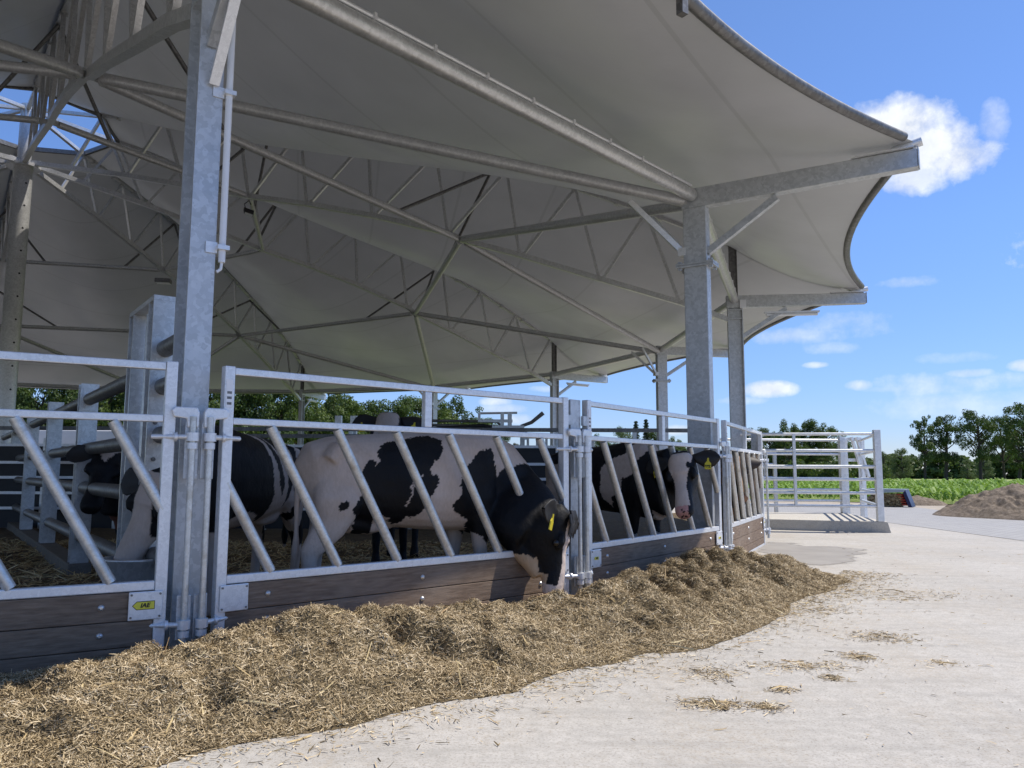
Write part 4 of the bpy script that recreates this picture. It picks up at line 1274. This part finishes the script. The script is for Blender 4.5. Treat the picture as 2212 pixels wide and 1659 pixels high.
main_cow = make_cow('cow with its head out between the gate bars, eating from the silage heap', O1, H1,
         [n1 + (.27, .50), n2 + (.24, .43), n3 + (.19, .35)], pol, ax, fc, col_main, voxel=.0135, seed=1, tags=(True, False), ear_droop=-.12, deep=1.10,
         throat=[(to_local(O1, H1, (-.05, 9.3, .88)), .16, .14), (to_local(O1, H1, (.10, 9.12, .74)), .15, .15), (to_local(O1, H1, (.24, 9.02, .58)), .13, .13), (to_local(O1, H1, (.33, 8.98, .42)), .10, .10)])

M['hair'] = plain('dark forelock hair', (.02, .018, .017), .5, 0, .5, 40)
gk = np.random.default_rng(90); tuft = MB()
_P, _d, _f = V(*pol), V(*ax) / np.linalg.norm(ax), V(*fc); _f = _f - _d * np.dot(_f, _d); _f /= np.linalg.norm(_f); _l = np.cross(_f, _d)
for _ in range(46):
    a0, b0 = gk.normal(0, .075), gk.uniform(-.05, .06); ln_ = gk.uniform(.12, .24); sw = gk.normal(0, .05)
    tuft.path([_P + _l * a0 + _d * b0 + _f * .14, _P + _l * (a0 * 1.1 + sw * .4) + _d * (b0 + ln_ * .45) + _f * .178, _P + _l * (a0 * 1.2 + sw) + _d * (b0 + ln_) + _f * gk.uniform(.160, .182)], [.020, .017, .004], 5)
tuft.build('forelock', M['hair'], main_cow)

# ---- the cow facing out between the bars of the next gate
B4 = [(2.01, 1.96), (1.84, 1.77), (1.79, 1.57), (1.61, 1.46), (1.56, 1.24), (1.41, 1.16), (1.33, 1.0), (1.20, 1.2), (1.22, 1.65), (1.42, 1.79), (1.62, 1.87), (1.72, 2.05), (2.11, 2.05)]
B5 = [(1.9, .60), (2.02, .99), (2.12, .93), (2.27, .89), (2.36, .96), (2.46, .90), (2.61, .85), (2.9, .6)]
def col_4(v, ht, hl, hf, ih, nz_):
    x, z = v[:, 0], v[:, 2] + .07
    c = np.tile(BLACK, (len(v), 1))
    c[in_poly(x - .25, z, B4) | (in_poly(x - .25, z, B5) & ~ih) | ((x < .55) & (z > .9) & (z < 1.7)) | (z < .62) & ~ih] = WHITE * .9
    wide = np.interp(ht, [-.05, .1, .25, .4, .55, .75, .9, 1.0], [.20, .185, .15, .10, .085, .105, .12, .12])
    bl = ih & (np.abs(hl + .01) < wide) & (hf > -.03)
    c[bl] = WHITE * 1.02
    s = ih & (((ht - .2) / .055) ** 2 + ((hl - .13) / .032) ** 2 < 1)
    c[s] = BLACK
    c = muzzle(c, ht, hl, hf, ih, .86, PINK * 1.05)
    sp = ih & (ht > .86) & ((vnoise(v, 30, 77) > .25) & (hl > -.05) | (hl > .075))
    c[sp & (hf > -.12)] = BLACK * 2
    ch = ih & (ht > .8) & (hf < -.14); c[ch] = WHITE
    return c
O4, H4 = (.70, 13.95), (.70, -.71)
pol = to_local(O4, H4, (2.53, 11.80, 1.80)); ax = dir_local(H4, (-.01, -.33, -.83)); fc = dir_local(H4, (-.42, -.91, 0))
n1 = to_local(O4, H4, (2.42, 12.35, 1.55)); n2 = to_local(O4, H4, (2.52, 12.05, 1.68))
make_cow('black cow with a white blaze and two yellow ear tags, looking at the camera', O4, H4,
         [n1 + (.27, .42), n2 + (.22, .30)], pol, ax, fc, col_4, voxel=.016, seed=4, tags=(True, True), tag_txt='297', ear_droop=.12)

# ---- the striped cow drinking from the trough
def col_2(v, ht, hl, hf, ih, nz_):
    x, y, z = v[:, 0], v[:, 1], v[:, 2] + .07
    c = np.tile(BLACK, (len(v), 1))
    x = x + .07 * vnoise(v, 2.3, 61) + .04 * vnoise(v, 5.0, 62)
    xs = x + .35 * (1.4 - z) * 0 - .28 * np.clip(1.55 - z, -.4, .7) ** 2
    w = in_poly(xs, z, [(1.30, 2.1), (1.22, 1.75), (1.10, 1.3), (1.02, .8), (.74, .8), (.84, 1.2), (.97, 1.45), (1.10, 1.75), (1.20, 2.1)])
    w |= in_poly(xs, z, [(1.05, 2.1), (.98, 1.8), (.86, 1.5), (.80, 1.2), (.70, 1.35), (.78, 1.62), (.93, 1.85), (.98, 2.1)])
    w |= in_poly(xs, z, [(.86, 1.35), (.72, 1.38), (.58, 1.1), (.55, .6), (.80, .6), (.86, 1.0)])
    w |= (xs < .58) & (xs > .12) & ~in_poly(xs, z, [(.46, 1.9), (.52, 1.4), (.40, .9), (.32, .9), (.36, 1.4), (.36, 1.9)])
    w |= (z < .62) | ((z < 1.02 + .1 * np.sin(x * 5)) & (x > .9) & (x < 2.5))
    c[w & ~ih] = WHITE * .92
    bl = ih & (np.abs(hl) < np.interp(ht, [0, .3, .6, 1.0], [.14, .11, .13, .18])) & (hf > -.06)
    c[bl] = WHITE * .95
    return muzzle(c, ht, hl, hf, ih, .92, PINK * .9)
O2, H2 = (-3.0, 10.45), (-.17, -.985)
pol = to_local(O2, H2, (-3.44, 7.80, 1.52)); ax = dir_local(H2, (-.22, -.08, -.85)); fc = dir_local(H2, (-.35, -.95, 0))
n1 = to_local(O2, H2, (-3.36, 8.08, 1.50))
make_cow('black cow with white stripes down its flank, drinking from the round trough', O2, H2,
         [n1 + (.23, .34)], pol, ax, fc, col_2, voxel=.022, seed=2, tags=(False, True), tag_txt='977', ear_droop=.35)

# ---- the pale headed cow looking over the grazing cow
def col_3(v, ht, hl, hf, ih, nz_):
    c = np.tile(BLACK, (len(v), 1))
    c[ih & (np.abs(hl) < .17)] = WHITE * .85
    c[ih & (((ht - .42) / .12) ** 2 + ((np.abs(hl - .16)) / .05) ** 2 < 1)] = BLACK
    return muzzle(c, ht, hl, hf, ih, .88, PINK * .8)
O3, H3 = (-1.95, 14.5), (.02, -1)
pol = to_local(O3, H3, (-1.86, 11.85, 2.38)); ax = dir_local(H3, (0, -.48, -.80)); fc = dir_local(H3, (0, -1, 0))
n1 = to_local(O3, H3, (-1.9, 12.2, 1.80)); n2 = to_local(O3, H3, (-1.88, 12.0, 2.05))
make_cow('cow with a cream forehead and black ears, looking over the back of the grazing cow', O3, H3,
         [n1 + (.26, .38), n2 + (.22, .28)], pol, ax, fc, col_3, voxel=.028, seed=3, tags=(True, True))

# ---- the black cow behind the divider
def col_6(v, ht, hl, hf, ih, nz_):
    z = v[:, 2] + .07
    c = np.tile(BLACK, (len(v), 1))
    c[ih & (hf > 0) & (ht < .24) & (np.abs(hl) < .15 - .6 * ht)] = WHITE * .9
    c[(z < .55)] = DBROWN * 4
    c[~ih & (v[:, 0] > 2.0) & (z < 1.1)] = np.array([.16, .07, .05])
    return c
O6, H6 = (-5.3, 13.7), (-.16, -.99)
pol = to_local(O6, H6, (-5.68, 11.15, 1.82)); ax = dir_local(H6, (0, -.45, -.84)); fc = dir_local(H6, (.25, -1, 0))
n1 = to_local(O6, H6, (-5.66, 11.45, 1.6))
make_cow('black cow with a small white triangle on its forehead, standing behind the pipe divider', O6, H6,
         [n1 + (.26, .40)], pol, ax, fc, col_6, voxel=.028, seed=6, tags=(False, False))

# ---- the brown and black cow at the sunny gate
def col_5(v, ht, hl, hf, ih, nz_):
    c = np.tile(DBROWN, (len(v), 1))
    c[vnoise(v, 2.6, 50) > .12] = np.array([.26, .14, .075])
    c[ih & (np.abs(hl) < .05) & (hf > 0)] = np.array([.32, .20, .12])
    return muzzle(c, ht, hl, hf, ih, .88, np.array([.30, .17, .11]))
O5, H5 = (5.0, 18.85), (-.17, -.98)
pol = to_local(O5, H5, (4.55, 16.2, 1.85)); ax = dir_local(H5, (.05, -.40, -.84)); fc = dir_local(H5, (0, -1, 0))
n1 = to_local(O5, H5, (4.6, 16.6, 1.62))
make_cow('dark brown blotched cow half hidden behind the bars of the sunny feed gate', O5, H5,
         [n1 + (.26, .40)], pol, ax, fc, col_5, voxel=.028, seed=5, tags=(False, False), ear_mat='ear_brown')

# ------------------------------------------------------------------ trees and plants
def leaf_cloud(g, centers, radii, n, size, up=.35, flat=.75):
    k = len(centers)
    w = radii ** 2; w = w / w.sum()
    ci = g.choice(k, n, p=w)
    d = g.normal(0, 1, (n, 3)); d /= np.linalg.norm(d, axis=1, keepdims=True)
    r = g.uniform(.35, 1.0, n) ** .5
    p = centers[ci] + d * (radii[ci] * r)[:, None] * np.array([1, 1, flat])
    nrm = d + g.normal(0, .55, (n, 3)) + np.array([0, 0, up]); nrm /= np.linalg.norm(nrm, axis=1, keepdims=True)
    a = np.cross(nrm, g.normal(0, 1, (n, 3))); a /= np.linalg.norm(a, axis=1, keepdims=True); b = np.cross(nrm, a)
    s = size * g.uniform(.55, 1.25, n)[:, None]
    bend = nrm * s * .25
    v = np.stack([p - a * s, p - b * s * .55 + bend, p + a * s, p + b * s * .55 + bend], 1).reshape(-1, 3)
    return v
def quads_obj(name, v, m, parent):
    k = len(v) // 4
    me = bpy.data.meshes.new(name); me.vertices.add(len(v)); me.vertices.foreach_set('co', (v * U).astype(np.float32).ravel())
    me.loops.add(k * 4); me.loops.foreach_set('vertex_index', np.arange(k * 4, dtype=np.int32))
    me.polygons.add(k); me.polygons.foreach_set('loop_start', (np.arange(k) * 4).astype(np.int32)); me.polygons.foreach_set('loop_total', np.full(k, 4, np.int32))
    me.materials.append(m); me.update(calc_edges=True)
    o = bpy.data.objects.new(name, me); COL.objects.link(o); o.parent = parent
    return o
def make_tree(name, kind, seed):
    """a tree 10 units high standing at the origin"""
    g = np.random.default_rng(seed)
    root = thing(name, '', 'tree')
    tb = MB(); cen, rad = [], []
    if kind == 'conifer':
        tb.path([(0, 0, 0), (.05, 0, 5), (0, .05, 9.8)], [.28, .18, .03], 8)
        for z in np.arange(1.2, 9.9, .42):
            w = 2.5 * (1 - z / 10.3) ** .8 * g.uniform(.7, 1.1)
            for a in np.arange(0, 2 * PI, .9) + g.uniform(0, 1):
                e = V(math.cos(a) * w, math.sin(a) * w, z - .25 * w)
                tb.path([(0, 0, z), e], [.06, .02], 5)
                for t in (.35, .65, .95): cen.append(V(0, 0, z) * (1 - t) + e * t); rad.append(.36)
        v = leaf_cloud(g, np.array(cen), np.array(rad), 5200, .15, .1, .5); m = M['needle']
    else:
        if kind == 'tall': z0, W_, nb_, br = 3.0, 2.3, 26, (.55, 1.05)
        elif kind == 'spread': z0, W_, nb_, br = 3.2, 3.9, 34, (.65, 1.25)
        elif kind == 'bushy': z0, W_, nb_, br = 1.2, 4.6, 46, (.9, 1.7)
        else: z0, W_, nb_, br = .8, 3.6, 30, (.8, 1.5)
        top = V(g.normal(0, .3), g.normal(0, .3), 8.6)
        tb.path([(0, 0, -.2), (.05, 0, .6), (g.normal(0, .12), g.normal(0, .12), z0), (top[0] * .6, top[1] * .6, 6.2), top], [.42, .30, .26, .16, .03], 9)
        for i in range(nb_):
            z = g.uniform(z0 + .2, 9.3); q = (z - z0) / (9.6 - z0)
            w = W_ * math.sin(PI * (.22 + .70 * q)) ** .8 * g.uniform(.35, 1.0)
            a = i * 2.4 + g.uniform(-.5, .5)
            c = V(math.cos(a) * w, math.sin(a) * w, z)
            st_ = V(top[0] * q * .6, top[1] * q * .6, max(z0 * .85, z - w * .75))
            tb.path([st_, st_ * .45 + c * .55 + V(0, 0, -.12), c], [.10, .065, .02], 6)
            cen.append(c); rad.append(g.uniform(*br) * (1.1 - .35 * q))
            for _ in range(2):
                cc = c + g.normal(0, .62, 3) * V(1, 1, .6); cen.append(cc); rad.append(g.uniform(*br) * .55)
        nl = {'tall': 7500, 'spread': 10000, 'bushy': 21000, 'low': 9000}[kind]
        m = {'tall': M['leaf_dark'], 'spread': M['leaf_dark'], 'bushy': M['leaf_oak'], 'low': M['leaf_willow']}[kind]
        v = leaf_cloud(g, np.array(cen), np.array(rad), nl, .135 if kind != 'bushy' else .15)
    tb.build('trunk', M['bark'], root)
    quads_obj('crown', v, m, root)
    return root
F = 1696.0
protos = {('tall', 0): make_tree('field_tree', 'tall', 21), ('tall', 1): make_tree('field_tree', 'tall', 22), ('spread', 0): make_tree('field_tree', 'spread', 23), ('spread', 1): make_tree('field_tree', 'spread', 27),
          ('bushy', 0): make_tree('oak_tree', 'bushy', 24), ('bushy', 1): make_tree('oak_tree', 'bushy', 29), ('low', 0): make_tree('willow_tree', 'low', 25), ('conifer', 0): make_tree('conifer_tree', 'conifer', 26)}
used = set()
def put(kind, var, x, ytop, Dp, wide, label, group, crown_mat=None):
    """x, ytop: where the tree shows (2212 px photo); Dp: distance; wide: width factor"""
    key = (kind, var); src = protos[key]
    cs = ([(c, c.name) for c in COL.objects if c.parent == src])
    o = src if key not in used else dup(src)
    used.add(key)
    o.location = ((x - 1106) / F * Dp * U, Dp * U, 0)
    h = (1.57 + (1017 - ytop) / F * Dp) / 10.0
    o.scale = (h * wide, h * wide, h)
    o.rotation_euler = (0, 0, (x * 7.3 + Dp) % 6.28)
    o['label'] = label; o['group'] = group
    return o
GR = 'trees standing in the fields at the right'
put('tall', 0, 1993, 888, 157, .62, 'narrow loose tree at the left end of the row beyond the maize field', GR)
put('tall', 1, 2039, 882, 158, .85, 'slim dark tree second in the row beyond the maize field, with a bare lower trunk', GR)
put('spread', 0, 2112, 876, 157, .72, 'wide open crowned tree with sky showing through, third in the row beyond the maize', GR)
put('spread', 1, 2164, 888, 163, .58, 'dark tree close against the wide crowned one near the right edge', GR)
put('spread', 0, 2216, 862, 152, .85, 'tall dark tree cut by the right edge of the picture', GR)
put('tall', 0, 2196, 930, 175, 1.1, 'dark filler tree behind the row at the right edge', GR)
GM = 'trees behind the white yard gates'
put('spread', 1, 1625, 922, 150, .8, 'dark tree just right of the last barn column, behind the white gates', GM)
put('spread', 0, 1662, 917, 145, .8, 'dark tree behind the left end of the white gates', GM)
put('bushy', 0, 1703, 906, 142, .62, 'tall rounded tree, highest of those behind the white gates', GM)
put('bushy', 1, 1748, 902, 148, .62, 'rounded bright green tree behind the middle of the white gates', GM)
put('spread', 1, 1786, 912, 145, .75, 'loose dark tree right of the rounded ones behind the white gates', GM)
put('tall', 1, 1818, 935, 160, .9, 'lower thin tree behind the corner post of the white gates', GM)
put('low', 0, 1850, 962, 170, .9, 'low bushy tree just right of the corner post of the white gates', GM)
put('low', 0, 1905, 968, 172, 1.0, 'pale round willow in front of the dark wood', GM)
put('low', 0, 1944, 960, 166, .9, 'pale tall willow beside the narrow loose tree', GM)
put('low', 0, 2085, 985, 190, 1.0, 'small far willow between two trunks of the field row', GM)
put('low', 0, 2120, 975, 200, 1.0, 'small far willow seen under the wide crowned tree', GM)
GC = 'trees seen through the middle of the barn'
put('conifer', 0, 1374, 904, 170, .62, 'dark conifer, left one of two seen above the right feed gate', GC)
put('conifer', 0, 1396, 900, 172, .62, 'dark conifer, right one of two seen above the right feed gate', GC)
put('low', 0, 1345, 915, 165, .8, 'pale green tree left of the two conifers', GC)
put('bushy', 1, 1415, 925, 178, .7, 'round tree right of the two conifers', GC)
put('bushy', 0, 1462, 943, 175, .7, 'low round tree beside the bright box column', GC)
put('bushy', 0, 1300, 938, 190, .8, 'far low tree left of the pale green one', GC)
put('low', 0, 1092, 928, 120, .5, 'small pale tree behind the levers of the cattle crush', GC)
put('bushy', 1, 1118, 955, 110, .5, 'copper leaved tree behind the bars of the cattle crush', GC)
cop = [o for o in COL.objects if o.get('label') == 'copper leaved tree behind the bars of the cattle crush'][0]
for o in list(COL.objects):
    if o.parent == cop and o.name.startswith('crown'):
        o.data = o.data.copy(); o.data.materials.clear(); o.data.materials.append(M['leaf_copper'])
GLw = 'oaks of the wood seen through the left half of the barn'
put('bushy', 0, 990, 862, 112, .85, 'rounded oak sloping down to the gap of sky behind the crush', GLw)
put('bushy', 1, 1035, 900, 118, .9, 'lower oak at the right end of the wood beside the gap of sky', GLw)
put('bushy', 1, 915, 854, 104, .95, 'broad rounded oak behind the pale headed cow', GLw)
put('bushy', 0, 850, 860, 100, .95, 'oak left of the broad rounded one behind the pale headed cow', GLw)
put('bushy', 1, 785, 862, 96, .95, 'oak behind the swing rail posts', GLw)
put('bushy', 0, 715, 845, 88, .95, 'oak right of the thin far left column', GLw)
for i, (x, y, Dp) in enumerate(((650, 842, 84), (585, 830, 80), (515, 826, 78), (445, 826, 76), (370, 830, 74), (300, 824, 74), (230, 834, 72), (160, 826, 72), (90, 832, 70), (20, 828, 70))):
    wd = ['left of the thin far column', 'right above the striped cow', 'over the left stile of the middle gate', 'directly behind the near column', 'behind the tall portal frame', 'left of the portal frame', 'behind the second divider post', 'behind the third divider post', 'right of the centre mast', 'left of the centre mast at the edge'][i]
    put('bushy', i % 2, x, y - 12, Dp, .78, 'sunlit oak in the wood ' + wd, GLw)
# far woods that read as one mass
def wood(name, label, pts, h, size, n, m, seed):
    g_ = np.random.default_rng(seed); P_ = np.array(pts, float)
    cen, rad = [], []
    for i in range(len(P_) - 1):
        L_ = np.linalg.norm(P_[i + 1] - P_[i]); k = int(L_ / (h * .42)) + 1
        for t in np.linspace(0, 1, k):
            c = P_[i] * (1 - t) + P_[i + 1] * t
            hh = h * g_.uniform(.7, 1.1)
            for zf in (.06, .3, .58, .85):
                cen.append(V(c[0] + g_.normal(0, h * .15), c[1] + g_.normal(0, h * .25), hh * zf)); rad.append(h * g_.uniform(.22, .34))
    v = leaf_cloud(g_, np.array(cen), np.array(rad), n, size)
    o = quads_obj(name, v, m, None)
    return tag(o, label, 'wood', kind='stuff')
wood('distant_wood', 'dark far wood closing the fields along the right horizon', [(60, 215), (110, 235), (170, 225), (260, 240)], 7.2, .7, 60000, M['leaf_dark'], 31)
wood('distant_wood', 'far hedge along the horizon behind the middle of the barn', [(-40, 200), (30, 205), (80, 200)], 6.0, .6, 16000, M['leaf_oak'], 32)
wood('wood_edge', 'undergrowth under the oaks behind the barn', [(-70, 76), (-40, 84), (-18, 96), (-6, 122)], 9.0, .34, 60000, M['leaf_oak'], 33)
for (x, Dp, h, lab) in ((1868, 150, 4.6, 'round bush at the field edge left of the corner post'), (1790, 120, 4.2, 'round bush seen through the white gates'), (1720, 150, 3.6, 'low bush seen between the rails of the white gates')):
    g_ = np.random.default_rng(int(x)); root = thing('bush', lab, 'bush', ((x - 1106) / F * Dp, Dp, 0), 0, 'bushes at the field edge')
    cen = g_.normal(0, 1, (14, 3)) * V(h * .5, h * .4, h * .2) + V(0, 0, h * .45); cen[:, 2] = np.abs(cen[:, 2])
    v = leaf_cloud(g_, cen, np.full(14, h * .33), 2600, .26); quads_obj('foliage', v, M['leaf_oak'], root)
    tb = MB(); tb.path([(0, 0, -.1), (0, 0, h * .5)], [.15, .05], 6); tb.build('stem', M['bark'], root)

# maize: rows of plants with arching leaves
g_ = np.random.default_rng(44)
rows = []
def field_pts():
    out = []
    y = 42.0
    while y < 68:
        stepx = .32 if y < 70 else (.55 if y < 100 else 1.0)
        stepy = 1.15 if y < 70 else (1.6 if y < 100 else 3.2)
        x0 = max(2.0, .26 * y); x1 = .70 * y
        xs_ = np.arange(x0, x1, stepx)
        xs_ = xs_ + g_.normal(0, .08, len(xs_))
        ys_ = y + g_.normal(0, .10, len(xs_)) + (xs_ - 20) * -.12
        out.append(np.c_[xs_, ys_]); y += stepy
    return np.concatenate(out)
mp_ = field_pts()
near_edge = np.interp(mp_[:, 0], [2, 12, 20.5, 26, 60], [56, 50.0, 42.6, 38.5, 33])
mp_ = mp_[(mp_[:, 1] > near_edge)]
hgt = g_.uniform(.75, 1.15, len(mp_)) * np.where(mp_[:, 1] < near_edge[:1].mean() + 2, .8, 1.0)
lv = []
for L_i in range(6):
    a = g_.uniform(0, 2 * PI, len(mp_)); d = np.stack([np.cos(a), np.sin(a), 0 * a], 1)
    s = np.stack([-np.sin(a), np.cos(a), 0 * a], 1)
    zb = hgt * (.15 + .11 * L_i); ln = hgt * g_.uniform(.45, .75, len(mp_)); w = .075 * np.where(mp_[:, 1] < 90, 1, 1.9)[:, None]
    B0 = np.c_[mp_, zb]; B1 = B0 + d * (ln * .5)[:, None] + V(0, 0, 1) * (ln * .55)[:, None]; B2 = B0 + d * (ln * 1.0)[:, None] + V(0, 0, 1) * (ln * .35)[:, None]
    lv.append(np.stack([B0 - s * w * .5, B0 + s * w * .5, B1 + s * w, B1 - s * w], 1).reshape(-1, 3))
    lv.append(np.stack([B1 - s * w, B1 + s * w, B2 + s * w * .15, B2 - s * w * .15], 1).reshape(-1, 3))
mz = quads_obj('maize_field', np.concatenate(lv), M['maize'], None)
tag(mz, 'bright green field of knee high maize beyond the paved road', 'maize', kind='stuff')
sheet('field_soil', [(2, 56.5), (12, 50.5), (20.5, 43), (26, 38.8), (60, 33), (90, 30), (120, 68.9), (2, 68.9)], -.012, M['meadow'])

# ------------------------------------------------------------------ white lorry behind the barn at the left
lo = thing('lorry', 'white lorry with a red stripe parked under the oaks, glimpsed between the divider posts', 'lorry', (-30, 55, 0), .08)
m_red2 = plain('red stripe paint', (.55, .03, .03), .4, 0, .05); m_wh = plain('white vehicle paint', (.78, .78, .78), .35, 0, .03); m_gl = plain('dark glass', (.02, .025, .03), .1, 0, .1); m_ty = plain('black tyre', (.02, .02, .02), .8, 0, .2)
q = MB(); q.box((-7.5, -1.4, 1.3), (3.0, 1.4, 4.3)); q.build('box_body', m_wh, lo, .06)
q = MB(); q.box((-1.5, -1.42, 2.9), (2.2, -1.403, 3.15)); q.box((-5.8, -1.42, 2.9), (-3.4, -1.403, 3.15)); q.build('stripe', m_red2, lo)
q = MB(); q.prism([(3.3, .8), (6.4, .8), (6.4, 2.2), (6.0, 3.9), (3.3, 4.0)], (0, 1.35, 0), (1, 0, 0), (0, 0, 1), 2.7); cb = q.build('cab', m_wh, lo, .08)
q = MB(); q.box((4.2, -1.365, 2.4), (5.9, -1.352, 3.5)); q.build('side_window', m_gl, cb)
q = MB(); q.box((-7.4, -1.0, .9), (6.3, 1.0, 1.25)); q.build('chassis', M['dark_steel'], lo)
for x in (-6.2, -4.6, 4.9):
    for y in (-1.1, 1.1):
        q = MB(); q.tube((x, y - .25, .75), (x, y + .25, .75), .75, 20); w = q.build('wheel', m_ty, lo)
        q = MB(); q.tube((x, y - .27, .75), (x, y + .27, .75), .40, 14); q.build('rim', m_wh, w)
